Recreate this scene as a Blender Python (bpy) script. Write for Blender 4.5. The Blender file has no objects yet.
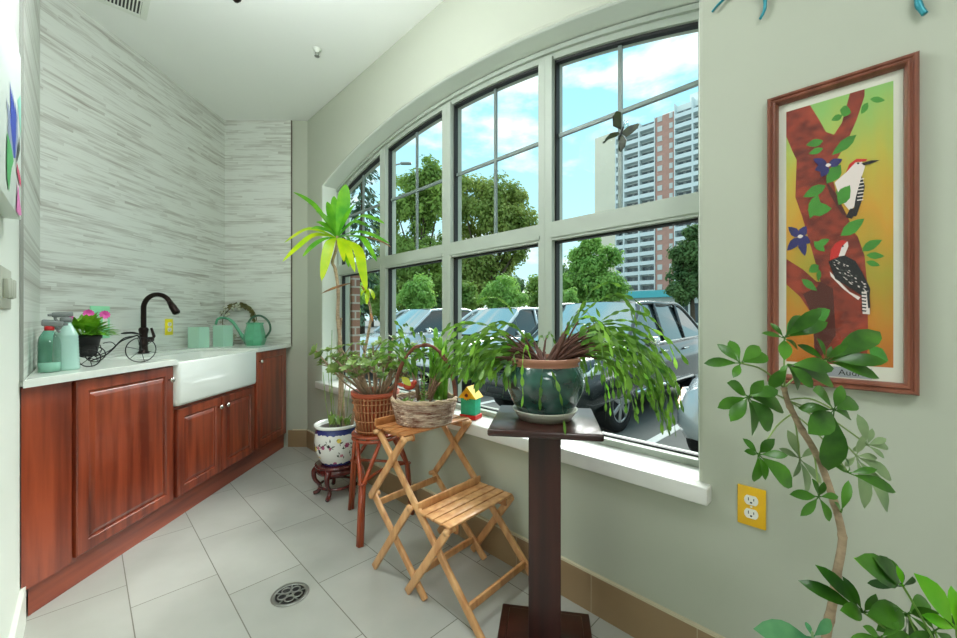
import bpy, bmesh, math, random
from mathutils import Vector, Matrix, Quaternion
from math import sin, cos, pi, radians, sqrt

scene = bpy.context.scene
COL = scene.collection
S2 = 1 / sqrt(2)

# ------------------------------------------------------------------ camera
F_PX, CX, HZ, EYE = 394.0, 478.5, 318.0, 1.13
cam_d = bpy.data.cameras.new('camera')
cam_d.sensor_width = 36.0
cam_d.lens = 36.0 * F_PX / 957.0
cam_d.shift_y = -1.0 / 957.0
cam_d.clip_start, cam_d.clip_end = 0.02, 1500
cam = bpy.data.objects.new('camera', cam_d)
cam.location = (0, 0, EYE)
cam.rotation_euler = (pi / 2, 0, 0)
COL.objects.link(cam)
scene.camera = cam

# ------------------------------------------------------------------ view, sky, sun
scene.view_settings.view_transform = 'Standard'
scene.view_settings.look = 'None'
scene.view_settings.gamma = 1.0
scene.view_settings.use_curve_mapping = False
scene.view_settings.exposure = 0.0
try:
    scene.cycles.use_denoising = True
    scene.cycles.max_bounces = 12
    scene.cycles.diffuse_bounces = 6
    scene.cycles.transparent_max_bounces = 24
    scene.cycles.sample_clamp_indirect = 6.0
    scene.cycles.caustics_reflective = False
    scene.cycles.caustics_refractive = False
except Exception:
    pass

SKY_STRENGTH = 1.25
SUN_STRENGTH = 7.0
FILL_LAMP_STRENGTH = 16.0
FILL_PENDANT_STRENGTH = 46.0

world = bpy.data.worlds.new('sky')
scene.world = world
world.use_nodes = True
wn, wl = world.node_tree.nodes, world.node_tree.links
wn.clear()
w_out = wn.new('ShaderNodeOutputWorld')
w_bg = wn.new('ShaderNodeBackground')
w_tc = wn.new('ShaderNodeTexCoord')
w_sep = wn.new('ShaderNodeSeparateXYZ')
wl.new(w_tc.outputs['Generated'], w_sep.inputs[0])
w_ramp = wn.new('ShaderNodeValToRGB')
w_ramp.color_ramp.elements[0].position = 0.0
w_ramp.color_ramp.elements[0].color = (0.66, 0.95, 1.0, 1)
w_ramp.color_ramp.elements[1].position = 0.55
w_ramp.color_ramp.elements[1].color = (0.36, 0.79, 1.0, 1)
wl.new(w_sep.outputs['Z'], w_ramp.inputs[0])
w_map = wn.new('ShaderNodeMapping')
w_map.inputs['Scale'].default_value = (1.0, 1.0, 2.4)
w_map.inputs['Location'].default_value = (0.35, 0.1, 0.2)
wl.new(w_tc.outputs['Generated'], w_map.inputs[0])
w_noise = wn.new('ShaderNodeTexNoise')
w_noise.inputs['Scale'].default_value = 3.4
w_noise.inputs['Detail'].default_value = 7
w_noise.inputs['Roughness'].default_value = 0.55
wl.new(w_map.outputs[0], w_noise.inputs['Vector'])
w_cr = wn.new('ShaderNodeValToRGB')
w_cr.color_ramp.elements[0].position = 0.47
w_cr.color_ramp.elements[0].color = (0, 0, 0, 1)
w_cr.color_ramp.elements[1].position = 0.57
w_cr.color_ramp.elements[1].color = (1, 1, 1, 1)
wl.new(w_noise.outputs[0], w_cr.inputs[0])
w_mix = wn.new('ShaderNodeMix')
w_mix.data_type = 'RGBA'
wl.new(w_cr.outputs[0], w_mix.inputs[0])
wl.new(w_ramp.outputs[0], w_mix.inputs[6])
w_mix.inputs[7].default_value = (0.95, 1.0, 1.0, 1)
wl.new(w_mix.outputs[2], w_bg.inputs['Color'])
w_bg.inputs['Strength'].default_value = SKY_STRENGTH
wl.new(w_bg.outputs[0], w_out.inputs[0])

sun_d = bpy.data.lights.new('sun', 'SUN')
sun_d.energy = SUN_STRENGTH
sun_d.angle = radians(36)
sun_d.color = (1.0, 0.98, 0.96)
sun = bpy.data.objects.new('sun', sun_d)
_to = Vector((-0.36, -0.76, -0.62)).normalized()
sun.rotation_euler = _to.to_track_quat('-Z', 'Y').to_euler()
sun.location = (6, 20, 20)
COL.objects.link(sun)

# ------------------------------------------------------------------ mesh helpers
ORIGIN = {}


class MB:
    """Collects vertices and faces (world coordinates), links them as ONE object."""

    def __init__(self):
        self.v, self.f, self.m, self.s = [], [], [], []

    def add(self, verts, faces, mi=0, smooth=False):
        b = len(self.v)
        self.v += [tuple(p) for p in verts]
        for f in faces:
            self.f.append([b + i for i in f])
            self.m.append(mi)
            self.s.append(smooth)
        return self

    def poly(self, pts, mi=0):
        return self.add(pts, [list(range(len(pts)))], mi)

    def box(self, c, size, rz=0.0, bev=0.0, mi=0, mat=None, seg=2):
        bm = bmesh.new()
        bmesh.ops.create_cube(bm, size=1)
        bmesh.ops.scale(bm, vec=Vector(size), verts=bm.verts)
        if bev > 0:
            bmesh.ops.bevel(bm, geom=list(bm.edges), offset=bev, segments=seg, affect='EDGES', profile=0.5)
        M = Matrix.Translation(Vector(c)) @ (mat if mat is not None else Matrix.Rotation(rz, 4, 'Z'))
        self.bm(bm, M, mi, bev > 0)
        return self

    def bm(self, bm, M=None, mi=0, smooth=False):
        bm.verts.index_update()
        vs = [(M @ v.co) if M is not None else v.co.copy() for v in bm.verts]
        self.add(vs, [[v.index for v in f.verts] for f in bm.faces], mi, smooth)
        bm.free()

    def bar(self, p, q, wid, thick, nrm, bev=0.003, ext=0.0, mi=0):
        """rectangular bar p->q, wid in the plane perpendicular to nrm, thick along nrm"""
        p, q, nrm = Vector(p), Vector(q), Vector(nrm).normalized()
        d = (q - p)
        L = d.length + 2 * ext
        d.normalize()
        w = nrm.cross(d).normalized()
        n2 = d.cross(w).normalized()
        M = Matrix((d, w, n2)).transposed().to_4x4()
        return self.box((p + q) / 2, (L, wid, thick), bev=bev, mi=mi, mat=M)

    def tube(self, pts, r, n=8, closed=False, mi=0, cap=True, smooth=True):
        pts = [Vector(p) for p in pts]
        k = len(pts)
        if k < 2:
            return self
        rs = r if isinstance(r, (list, tuple)) else [r] * k
        T = []
        for i in range(k):
            if closed:
                t = pts[(i + 1) % k] - pts[i - 1]
            else:
                t = pts[min(i + 1, k - 1)] - pts[max(i - 1, 0)]
            if t.length < 1e-9:
                t = Vector((0, 0, 1))
            T.append(t.normalized())
        a = Vector((0, 0, 1)) if abs(T[0].z) < 0.9 else Vector((1, 0, 0))
        u = T[0].cross(a).normalized()
        rings = []
        for i in range(k):
            if i:
                ax = T[i - 1].cross(T[i])
                if ax.length > 1e-7:
                    ang = T[i - 1].angle(T[i])
                    u = Quaternion(ax.normalized(), ang) @ u
                u = (u - T[i] * u.dot(T[i])).normalized()
            w = T[i].cross(u)
            rings.append([pts[i] + (u * cos(2 * pi * j / n) + w * sin(2 * pi * j / n)) * rs[i] for j in range(n)])
        vs = [p for ring in rings for p in ring]
        fs = []
        for i in range(k if closed else k - 1):
            i2 = (i + 1) % k
            for j in range(n):
                j2 = (j + 1) % n
                fs.append([i * n + j, i * n + j2, i2 * n + j2, i2 * n + j])
        if cap and not closed:
            fs.append([j for j in range(n)][::-1])
            fs.append([(k - 1) * n + j for j in range(n)])
        return self.add(vs, fs, mi, smooth)

    def lathe(self, prof, c=(0, 0, 0), n=32, mi=0, smooth=True, rot=0.0, mis=None, M=None):
        """prof: list of (r, z); axis z through c; M optional 4x4 about c"""
        vs, fs = [], []
        for (r, z) in prof:
            for j in range(n):
                a = 2 * pi * j / n + rot
                p = Vector((r * cos(a), r * sin(a), z))
                if M is not None:
                    p = M @ p
                vs.append(p + Vector(c))
        b = len(self.v)
        self.v += [tuple(p) for p in vs]
        for i in range(len(prof) - 1):
            for j in range(n):
                j2 = (j + 1) % n
                self.f.append([b + i * n + j, b + i * n + j2, b + (i + 1) * n + j2, b + (i + 1) * n + j])
                self.m.append(mis[i] if mis else mi)
                self.s.append(smooth)
        for i, rev in ((0, True), (len(prof) - 1, False)):
            if prof[i][0] > 1e-6:
                loop = [b + i * n + j for j in range(n)]
                self.f.append(loop[::-1] if rev else loop)
                self.m.append(mis[min(i, len(prof) - 2)] if mis else mi)
                self.s.append(False)
        return self

    def prism(self, base, top, mi=0):
        n = len(base)
        vs = list(base) + list(top)
        fs = [list(range(n))[::-1], list(range(n, 2 * n))]
        for i in range(n):
            j = (i + 1) % n
            fs.append([i, j, n + j, n + i])
        return self.add(vs, fs, mi)

    def slab(self, poly2, z0, z1, mi=0):
        return self.prism([(x, y, z0) for x, y in poly2], [(x, y, z1) for x, y in poly2], mi)

    def ball(self, c, r, sub=2, mi=0, sc=(1, 1, 1)):
        bm = bmesh.new()
        bmesh.ops.create_icosphere(bm, subdivisions=sub, radius=r)
        self.bm(bm, Matrix.Translation(Vector(c)) @ Matrix.Diagonal((sc[0], sc[1], sc[2], 1)), mi, True)
        return self

    def build(self, name, mats, parent=None, origin=None, fixn=True):
        if parent is not None:
            o0 = ORIGIN[parent.name]
        else:
            o0 = Vector(origin) if origin is not None else self._base()
        me = bpy.data.meshes.new(name)
        me.from_pydata([(x - o0.x, y - o0.y, z - o0.z) for x, y, z in self.v], [], self.f)
        if not isinstance(mats, (list, tuple)):
            mats = [mats]
        for m in mats:
            me.materials.append(m)
        me.polygons.foreach_set('material_index', [min(i, len(mats) - 1) for i in self.m])
        me.polygons.foreach_set('use_smooth', self.s)
        me.update()
        if fixn:
            bm = bmesh.new()
            bm.from_mesh(me)
            bmesh.ops.recalc_face_normals(bm, faces=bm.faces)
            bm.to_mesh(me)
            bm.free()
        o = bpy.data.objects.new(name, me)
        COL.objects.link(o)
        if parent is not None:
            o.parent = parent
        else:
            o.location = o0
        ORIGIN[o.name] = o0
        return o

    def _base(self):
        xs, ys, zs = zip(*self.v)
        return Vector(((min(xs) + max(xs)) / 2, (min(ys) + max(ys)) / 2, min(zs)))


def tag(o, label=None, cat=None, group=None, kind=None):
    if label:
        o['label'] = label
    if cat:
        o['category'] = cat
    if group:
        o['group'] = group
    if kind:
        o['kind'] = kind
    return o


def thing(name, loc, label, cat, group=None, kind=None):
    o = bpy.data.objects.new(name, None)
    o.empty_display_size = 0.05
    COL.objects.link(o)
    o.location = loc
    ORIGIN[o.name] = Vector(loc)
    return tag(o, label, cat, group, kind)


def struct(mb, name, mat, label, cat, **k):
    return tag(mb.build(name, mat, **k), label, cat, kind='structure')


def P(x, y, Y):
    """the point at depth Y seen at photo pixel (x, y)"""
    return Vector(((x - CX) / F_PX * Y, Y, EYE - (y - HZ) / F_PX * Y))


def W(u, w, z):
    """window wall: u along the wall from the far corner, w outwards through the wall"""
    return Vector((-1.504 + S2 * u + S2 * w, 3.464 - S2 * u + S2 * w, z))


def LW(v, r, z):
    """left wall: v from the tile edge towards the camera, r into the room"""
    return Vector((-1.66 + S2 * v + S2 * r, 1.435 - S2 * v + S2 * r, z))


def E(p, n, z):
    """outside: p along the facade, n away from it"""
    return Vector(((p + n) * S2, (n - p) * S2, z))


WM = Matrix(((S2, S2, 0), (-S2, S2, 0), (0, 0, 1))).to_4x4()   # local (u, w, z) -> world directions


def catmull(pts, n=6):
    pts = [Vector(p) for p in pts]
    out = []
    for i in range(len(pts) - 1):
        p0 = pts[max(i - 1, 0)]
        p1, p2 = pts[i], pts[i + 1]
        p3 = pts[min(i + 2, len(pts) - 1)]
        for k in range(n):
            t = k / n
            out.append(0.5 * ((2 * p1) + (p2 - p0) * t + (2 * p0 - 5 * p1 + 4 * p2 - p3) * t * t
                              + (3 * p1 - p0 - 3 * p2 + p3) * t ** 3))
    out.append(pts[-1])
    return out


def leaf(mb, base, tip, width, up=(0, 0, 1), arch=0.0, fold=0.15, n=5, mi=0, shape=0.5, path=None):
    """one leaf blade from base to tip; arch lifts the middle along up; shape = where it is widest"""
    base, tip, up = Vector(base), Vector(tip), Vector(up)
    pts = path if path is not None else None
    if pts is None:
        L = (tip - base).length
        d = (tip - base).normalized()
        upn = (up - d * up.dot(d))
        if upn.length < 1e-4:
            upn = Vector((1, 0, 0)) - d * d.x
        upn.normalize()
        pts = [base.lerp(tip, i / n) + upn * (arch * L * 4 * (i / n) * (1 - i / n)) for i in range(n + 1)]
    else:
        pts = [Vector(p) for p in pts]
        n = len(pts) - 1
    vs = []
    for i in range(n + 1):
        t = i / n
        d = (pts[min(i + 1, n)] - pts[max(i - 1, 0)]).normalized()
        s = d.cross(up)
        if s.length < 1e-3:
            s = d.cross(Vector((0.3, 1, 0.2)))
        s.normalize()
        nn = s.cross(d).normalized()
        k = math.log(0.5) / math.log(shape)
        w = width / 2 * max(0.0, sin(pi * (t ** k))) ** 0.8
        if i == 0:
            w = max(w, width * 0.04)
        vs += [pts[i] - s * w + nn * (w * fold), pts[i], pts[i] + s * w + nn * (w * fold)]
    fs = []
    for i in range(n):
        a = i * 3
        fs += [[a, a + 1, a + 4, a + 3], [a + 1, a + 2, a + 5, a + 4]]
    mb.add(vs, fs, mi, True)


def droop(base, d, length, g, n=8):
    """a path that starts along d and bends down under gravity g"""
    d = Vector(d).normalized()
    p = Vector(base)
    out = [p.copy()]
    for i in range(n):
        p = p + d * (length / n)
        d = (d + Vector((0, 0, -g / n))).normalized()
        out.append(p.copy())
    return out


# ------------------------------------------------------------------ materials
def lin(c):
    return c / 12.92 if c <= 0.04045 else ((c + 0.055) / 1.055) ** 2.4


def rgb(r, g, b):
    return (lin(r / 255), lin(g / 255), lin(b / 255), 1.0)


def nd(nt, kind, **k):
    n = nt.nodes.new(kind)
    for a, b in k.items():
        setattr(n, a, b)
    return n


def mat(name, col, rough=0.5, metal=0.0, spec=0.5, var=0.0, vscale=(8, 8, 8), col2=None, bump=0.0, coat=0.0,
        emit=0.0, detail=4.0, sheen=0.0):
    m = bpy.data.materials.new(name)
    m.use_nodes = True
    nt = m.node_tree
    b = nt.nodes['Principled BSDF']
    b.inputs['Roughness'].default_value = rough
    b.inputs['Metallic'].default_value = metal
    b.inputs['Specular IOR Level'].default_value = spec
    b.inputs['Coat Weight'].default_value = coat
    b.inputs['Coat Roughness'].default_value = 0.12
    c1 = rgb(*col)
    b.inputs['Base Color'].default_value = c1
    if emit:
        b.inputs['Emission Color'].default_value = c1
        b.inputs['Emission Strength'].default_value = emit
    if var or col2:
        tc = nd(nt, 'ShaderNodeTexCoord')
        mp = nd(nt, 'ShaderNodeMapping')
        mp.inputs['Scale'].default_value = vscale
        nt.links.new(tc.outputs['Object'], mp.inputs[0])
        no = nd(nt, 'ShaderNodeTexNoise')
        no.inputs['Scale'].default_value = 1.0
        no.inputs['Detail'].default_value = detail
        nt.links.new(mp.outputs[0], no.inputs['Vector'])
        cr = nd(nt, 'ShaderNodeValToRGB')
        cr.color_ramp.elements[0].position = 0.32
        cr.color_ramp.elements[1].position = 0.68
        cA = c1 if col2 else tuple(min(1, x * (1 - var)) for x in c1[:3]) + (1,)
        cB = rgb(*col2) if col2 else tuple(min(1, x * (1 + var)) for x in c1[:3]) + (1,)
        cr.color_ramp.elements[0].color = cA
        cr.color_ramp.elements[1].color = cB
        nt.links.new(no.outputs[0], cr.inputs[0])
        nt.links.new(cr.outputs[0], b.inputs['Base Color'])
        if bump:
            bp = nd(nt, 'ShaderNodeBump')
            bp.inputs['Strength'].default_value = bump
            bp.inputs['Distance'].default_value = 0.01
            nt.links.new(no.outputs[0], bp.inputs['Height'])
            nt.links.new(bp.outputs[0], b.inputs['Normal'])
    return m


def leafmat(name, col, col2, trans=0.35, rough=0.35, vscale=(14, 14, 14)):
    m = mat(name, col, rough=rough, col2=col2, vscale=vscale, spec=0.4)
    nt = m.node_tree
    b = nt.nodes['Principled BSDF']
    out = nt.nodes['Material Output']
    tr = nd(nt, 'ShaderNodeBsdfTranslucent')
    mx = nd(nt, 'ShaderNodeMixShader')
    mx.inputs[0].default_value = trans
    src = b.inputs['Base Color'].links[0].from_socket
    nt.links.new(src, tr.inputs['Color'])
    nt.links.new(b.outputs[0], mx.inputs[1])
    nt.links.new(tr.outputs[0], mx.inputs[2])
    nt.links.new(mx.outputs[0], out.inputs[0])
    return m


def thin_glass(name, tint=(255, 255, 255), gloss=0.06, rough=0.0):
    m = bpy.data.materials.new(name)
    m.use_nodes = True
    nt = m.node_tree
    nt.nodes.remove(nt.nodes['Principled BSDF'])
    out = nt.nodes['Material Output']
    t = nd(nt, 'ShaderNodeBsdfTransparent')
    t.inputs[0].default_value = rgb(*tint)
    g = nd(nt, 'ShaderNodeBsdfGlossy')
    g.inputs['Roughness'].default_value = rough
    mx = nd(nt, 'ShaderNodeMixShader')
    lw = nd(nt, 'ShaderNodeLayerWeight')
    lw.inputs[0].default_value = 0.5
    nt.links.new(math_n(nt, 'ADD', math_n(nt, 'MULTIPLY', math_n(nt, 'POWER', lw.outputs['Facing'], 4.0), gloss * 6), gloss * .5), mx.inputs[0])
    nt.links.new(t.outputs[0], mx.inputs[1])
    nt.links.new(g.outputs[0], mx.inputs[2])
    nt.links.new(mx.outputs[0], out.inputs[0])
    return m


def math_n(nt, op, a, b=None, c=None):
    n = nd(nt, 'ShaderNodeMath', operation=op)
    for i, x in enumerate((a, b, c)):
        if x is None:
            continue
        if isinstance(x, (int, float)):
            n.inputs[i].default_value = x
        else:
            nt.links.new(x, n.inputs[i])
    return n.outputs[0]


def wood(name, dark, light, axis='Z', scale=10.0, rough=0.35, coat=0.2, stretch=14.0):
    sc = [scale * 2.2] * 3
    sc['XYZ'.index(axis)] = scale * 2.2 / stretch
    return mat(name, dark, rough=rough, col2=light, vscale=tuple(sc), coat=coat, detail=6)


def floor_tile_mat():
    m = mat('floor tile', (186, 186, 176), rough=0.38)
    nt = m.node_tree
    b = nt.nodes['Principled BSDF']
    geo = nd(nt, 'ShaderNodeNewGeometry')
    sp = nd(nt, 'ShaderNodeSeparateXYZ')
    nt.links.new(geo.outputs['Position'], sp.inputs[0])
    s = math_n(nt, 'ADD', sp.outputs['X'], sp.outputs['Y'])
    d = math_n(nt, 'SUBTRACT', sp.outputs['Y'], sp.outputs['X'])
    ROW = 0.4085
    sr = math_n(nt, 'DIVIDE', math_n(nt, 'SUBTRACT', s, 0.179), ROW)
    row = math_n(nt, 'FLOOR', sr)
    fr = math_n(nt, 'SUBTRACT', sr, row)
    dd = math_n(nt, 'DIVIDE', math_n(nt, 'ADD', math_n(nt, 'SUBTRACT', d, 2.89), math_n(nt, 'MULTIPLY', row, 0.265)), 0.80)
    cell = math_n(nt, 'FLOOR', dd)
    fd = math_n(nt, 'SUBTRACT', dd, cell)
    g1 = 0.0065
    e1 = math_n(nt, 'MINIMUM', fr, math_n(nt, 'SUBTRACT', 1.0, fr))
    e2 = math_n(nt, 'MULTIPLY', math_n(nt, 'MINIMUM', fd, math_n(nt, 'SUBTRACT', 1.0, fd)), 0.80 / ROW)
    e = math_n(nt, 'MINIMUM', e1, e2)
    grout = math_n(nt, 'LESS_THAN', e, g1)
    cv = nd(nt, 'ShaderNodeCombineXYZ')
    nt.links.new(row, cv.inputs[0])
    nt.links.new(cell, cv.inputs[1])
    wnz = nd(nt, 'ShaderNodeTexWhiteNoise', noise_dimensions='3D')
    nt.links.new(cv.outputs[0], wnz.inputs['Vector'])
    no = nd(nt, 'ShaderNodeTexNoise')
    no.inputs['Scale'].default_value = 5.0
    no.inputs['Detail'].default_value = 6
    nt.links.new(geo.outputs['Position'], no.inputs['Vector'])
    f = math_n(nt, 'ADD', math_n(nt, 'MULTIPLY', wnz.outputs[0], 0.35), math_n(nt, 'MULTIPLY', no.outputs[0], 0.65))
    cr = nd(nt, 'ShaderNodeValToRGB')
    cr.color_ramp.elements[0].position = 0.25
    cr.color_ramp.elements[0].color = rgb(168, 169, 161)
    cr.color_ramp.elements[1].position = 0.75
    cr.color_ramp.elements[1].color = rgb(184, 185, 178)
    nt.links.new(f, cr.inputs[0])
    mx = nd(nt, 'ShaderNodeMix', data_type='RGBA')
    nt.links.new(grout, mx.inputs[0])
    nt.links.new(cr.outputs[0], mx.inputs[6])
    mx.inputs[7].default_value = rgb(112, 110, 98)
    nt.links.new(mx.outputs[2], b.inputs['Base Color'])
    bp = nd(nt, 'ShaderNodeBump')
    bp.inputs['Strength'].default_value = 0.3
    bp.inputs['Distance'].default_value = 0.002
    nt.links.new(math_n(nt, 'MINIMUM', e, 0.02), bp.inputs['Height'])
    nt.links.new(bp.outputs[0], b.inputs['Normal'])
    return m


def strip_tile_mat(name, lo=(132, 126, 112), hi=(218, 222, 214)):
    """thin staggered horizontal strips of streaky grey stone; works on any upright wall"""
    m = mat(name, (180, 176, 166), rough=0.42)
    nt = m.node_tree
    b = nt.nodes['Principled BSDF']
    geo = nd(nt, 'ShaderNodeNewGeometry')
    sp = nd(nt, 'ShaderNodeSeparateXYZ')
    nt.links.new(geo.outputs['Position'], sp.inputs[0])
    run = math_n(nt, 'ADD', math_n(nt, 'MULTIPLY', sp.outputs['Y'], 1.0), math_n(nt, 'MULTIPLY', sp.outputs['X'], 1.02))
    row = math_n(nt, 'FLOOR', math_n(nt, 'DIVIDE', sp.outputs['Z'], 0.0185))
    wr = nd(nt, 'ShaderNodeTexWhiteNoise', noise_dimensions='1D')
    nt.links.new(row, wr.inputs['W'])
    ru = math_n(nt, 'ADD', math_n(nt, 'DIVIDE', run, 0.34), math_n(nt, 'MULTIPLY', wr.outputs[0], 7.0))
    cell = math_n(nt, 'FLOOR', ru)
    cv = nd(nt, 'ShaderNodeCombineXYZ')
    nt.links.new(row, cv.inputs[0])
    nt.links.new(cell, cv.inputs[1])
    wc = nd(nt, 'ShaderNodeTexWhiteNoise', noise_dimensions='3D')
    nt.links.new(cv.outputs[0], wc.inputs['Vector'])
    # streaks inside the strips
    sv = nd(nt, 'ShaderNodeCombineXYZ')
    nt.links.new(math_n(nt, 'MULTIPLY', run, 5.5), sv.inputs[0])
    nt.links.new(math_n(nt, 'MULTIPLY', sp.outputs['Z'], 85.0), sv.inputs[1])
    nt.links.new(math_n(nt, 'MULTIPLY', wc.outputs[0], 9.0), sv.inputs[2])
    no = nd(nt, 'ShaderNodeTexNoise')
    no.inputs['Scale'].default_value = 1.0
    no.inputs['Detail'].default_value = 4
    nt.links.new(sv.outputs[0], no.inputs['Vector'])
    bv = nd(nt, 'ShaderNodeCombineXYZ')
    nt.links.new(math_n(nt, 'MULTIPLY', run, 1.6), bv.inputs[0])
    nt.links.new(math_n(nt, 'MULTIPLY', sp.outputs['Z'], 14.0), bv.inputs[1])
    nb = nd(nt, 'ShaderNodeTexNoise')
    nb.inputs['Scale'].default_value = 1.0
    nb.inputs['Detail'].default_value = 2
    nt.links.new(bv.outputs[0], nb.inputs['Vector'])
    f = math_n(nt, 'ADD', math_n(nt, 'ADD', math_n(nt, 'MULTIPLY', math_n(nt, 'POWER', wc.outputs[0], 3.0), -0.20),
               math_n(nt, 'MULTIPLY', no.outputs[0], 0.95)), math_n(nt, 'MULTIPLY', nb.outputs[0], 0.80))
    f = math_n(nt, 'ADD', f, -0.16)
    cr = nd(nt, 'ShaderNodeValToRGB')
    cr.color_ramp.elements[0].position = 0.12
    cr.color_ramp.elements[0].color = rgb(*lo)
    cr.color_ramp.elements[1].position = 0.72
    cr.color_ramp.elements[1].color = rgb(*hi)
    e = cr.color_ramp.elements.new(0.42)
    e.color = rgb(*[int(a * 0.42 + c * 0.58) for a, c in zip(lo, hi)])
    nt.links.new(f, cr.inputs[0])
    nt.links.new(cr.outputs[0], b.inputs['Base Color'])
    return m


M_wall = mat('wall paint', (178, 182, 166), rough=0.75, var=0.02, vscale=(2, 2, 2))
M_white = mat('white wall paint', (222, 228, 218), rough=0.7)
M_ceil = mat('ceiling paint', (240, 242, 237), rough=0.8)
M_trimw = mat('white trim', (228, 232, 222), rough=0.35)
M_frame = mat('window vinyl', (168, 176, 164), rough=0.4)
M_sill = mat('sill stone', (222, 221, 216), rough=0.3, var=0.04, vscale=(9, 9, 9))
M_gasket = mat('gasket', (22, 24, 22), rough=0.6)
M_spacer = mat('muntin', (122, 130, 128), rough=0.4)
M_glass = thin_glass('pane glass', (250, 255, 252), 0.002)
M_floor = floor_tile_mat()
M_strip = strip_tile_mat('strip tile')
M_base = mat('baseboard tile', (150, 124, 92), rough=0.45, var=0.06, vscale=(5, 5, 5))
M_basecap = mat('baseboard cap', (206, 196, 168), rough=0.5)
M_cherry = wood('cherry wood', (104, 38, 22), (168, 76, 46), 'Z', 9.0, 0.28, 0.5)
M_cherryh = wood('cherry wood lengthwise', (114, 44, 26), (168, 78, 48), 'Y', 9.0, 0.3, 0.3)
M_dark = mat('cabinet shadow gap', (40, 18, 12), rough=0.7)
M_quartz = mat('white quartz', (224, 228, 220), rough=0.2, var=0.03, vscale=(30, 30, 30), coat=0.2)
M_porc = mat('white fireclay', (232, 235, 228), rough=0.12, coat=0.5)
M_bronze = mat('oil rubbed bronze', (38, 26, 22), rough=0.3, metal=0.7)
M_nickel = mat('satin nickel', (205, 200, 190), rough=0.25, metal=1.0)
M_steel = mat('steel', (150, 152, 146), rough=0.4, metal=0.8)
M_black = mat('black', (18, 18, 18), rough=0.5)
M_wire = mat('black wire', (24, 22, 22), rough=0.4, metal=0.4)
M_yellow = mat('yellow plastic', (232, 180, 10), rough=0.35)
M_yellow2 = mat('bright yellow plastic', (240, 224, 30), rough=0.35)
M_ivory = mat('ivory plastic', (238, 236, 226), rough=0.35)
M_mintp = mat('mint plate', (150, 226, 178), rough=0.4)
M_soil = mat('soil', (52, 40, 30), rough=0.95, var=0.4, vscale=(60, 60, 60), bump=0.5)
M_terra = mat('terracotta', (170, 94, 66), rough=0.7, var=0.08, vscale=(20, 20, 20))
# ================================================================== SETTING
CEIL = 2.863
room = [(-2.235, 2.012), LW(1.35, 0, 0)[:2], (LW(1.35, 0, 0) + Vector((-S2, -S2, 0)) * 3.5)[:2],
        W(6.5, -5.05, 0)[:2], W(6.5, 0, 0)[:2], W(0, 0, 0)[:2], (-2.235, 3.464)]
room = [tuple(p) for p in room]
b = MB()
grow = [(-2.35, 1.95), (LW(1.35, -.1, 0)[0], LW(1.35, -.1, 0)[1]), room[2], room[3], W(6.5, .2, 0)[:2], W(-.1, .2, 0)[:2], (-2.35, 3.6)]
b.slab([tuple(p) for p in grow], -0.12, 0.0)
struct(b, 'floor', M_floor, 'pale grey rectangular floor tiles laid on the diagonal', 'floor', origin=(0, 0, 0))
b = MB()
b.slab([tuple(p) for p in grow], CEIL, CEIL + .12)
struct(b, 'ceiling', M_ceil, 'plain pale ceiling above the window nook', 'ceiling', origin=(0, 0, CEIL))


def wall_seg(a, c, thick, z0=0.0, z1=CEIL):
    """upright slab from a to c, thickness to the right of a->c"""
    a, c = Vector((a[0], a[1], 0)), Vector((c[0], c[1], 0))
    d = (c - a).normalized()
    nn = Vector((d.y, -d.x, 0)) * thick
    return [(p.x, p.y) for p in (a, c, c + nn, a + nn)]


# back wall (end of the nook): painted, strip tile up to the tile edge
b = MB()
b.slab(wall_seg((-1.40, 3.4645), (-2.40, 3.4645), 0.12), 0, CEIL)
struct(b, 'wall_back', M_wall, 'short painted end wall at the far corner of the nook', 'wall', origin=(-1.9, 3.5, 0))
b = MB()
b.box(((-2.23 - 1.643) / 2, 3.4595, (0.88 + CEIL) / 2), (2.23 - 1.643, 0.009, CEIL - 0.88))
struct(b, 'trim_1', M_strip, 'grey stone strip tile on the end wall above the counter', 'tile', origin=(-1.9, 3.46, 0.88))
b = MB()
b.box((-1.641, 3.4585, (0.88 + CEIL) / 2), (0.006, 0.012, CEIL - 0.88))
struct(b, 'trim_2', mat('bronze tile edge', (84, 70, 58), rough=0.5), 'thin dark metal edge strip closing the end wall tile', 'trim', origin=(-1.641, 3.46, 0.88))
# alcove wall behind the counter, strip tile all over above the counter
b = MB()
b.slab(wall_seg((-2.226, 3.60), (-2.226, 1.95), 0.14), 0, CEIL)
struct(b, 'wall_alcove', M_strip, 'long wall of grey stone strip tile behind the sink counter', 'wall', origin=(-2.3, 2.7, 0))
# left wall, 45 degrees: painted part and tiled part
b = MB()
q0, q1 = LW(-0.012, -.008, 0), LW(1.35, -.008, 0)
b.slab(wall_seg(LW(-0.85, -.008, 0), q1, 0.12), 0, CEIL)
struct(b, 'wall_left', M_white, 'white painted wall at the left edge, beside the counter', 'wall', origin=(-1.3, 1, 0))
b = MB()
b.slab(wall_seg(LW(-0.81, 0, 0), LW(-0.004, 0, 0), 0.0075), 0.88, CEIL)
struct(b, 'trim_3', M_strip, 'narrow return of grey strip tile left of the counter', 'tile', origin=(-1.9, 1.7, 0.88))
b = MB()
b.slab(wall_seg(LW(-0.004, 0.002, 0), LW(0.004, 0.002, 0), 0.0095), 0.90, CEIL)
struct(b, 'trim_4', mat('grey tile edge', (142, 146, 138), rough=0.5), 'grey metal edge strip where tile meets white wall', 'trim', origin=(-1.66, 1.43, 0.9))
b = MB()
b.slab(wall_seg(LW(-.03, .006, 0), LW(1.35, .006, 0), 0.0135), 0.0, 0.14)
struct(b, 'baseboard_left', M_trimw, 'white baseboard at foot of the left wall', 'baseboard', origin=(-1.2, 1, 0))
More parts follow.
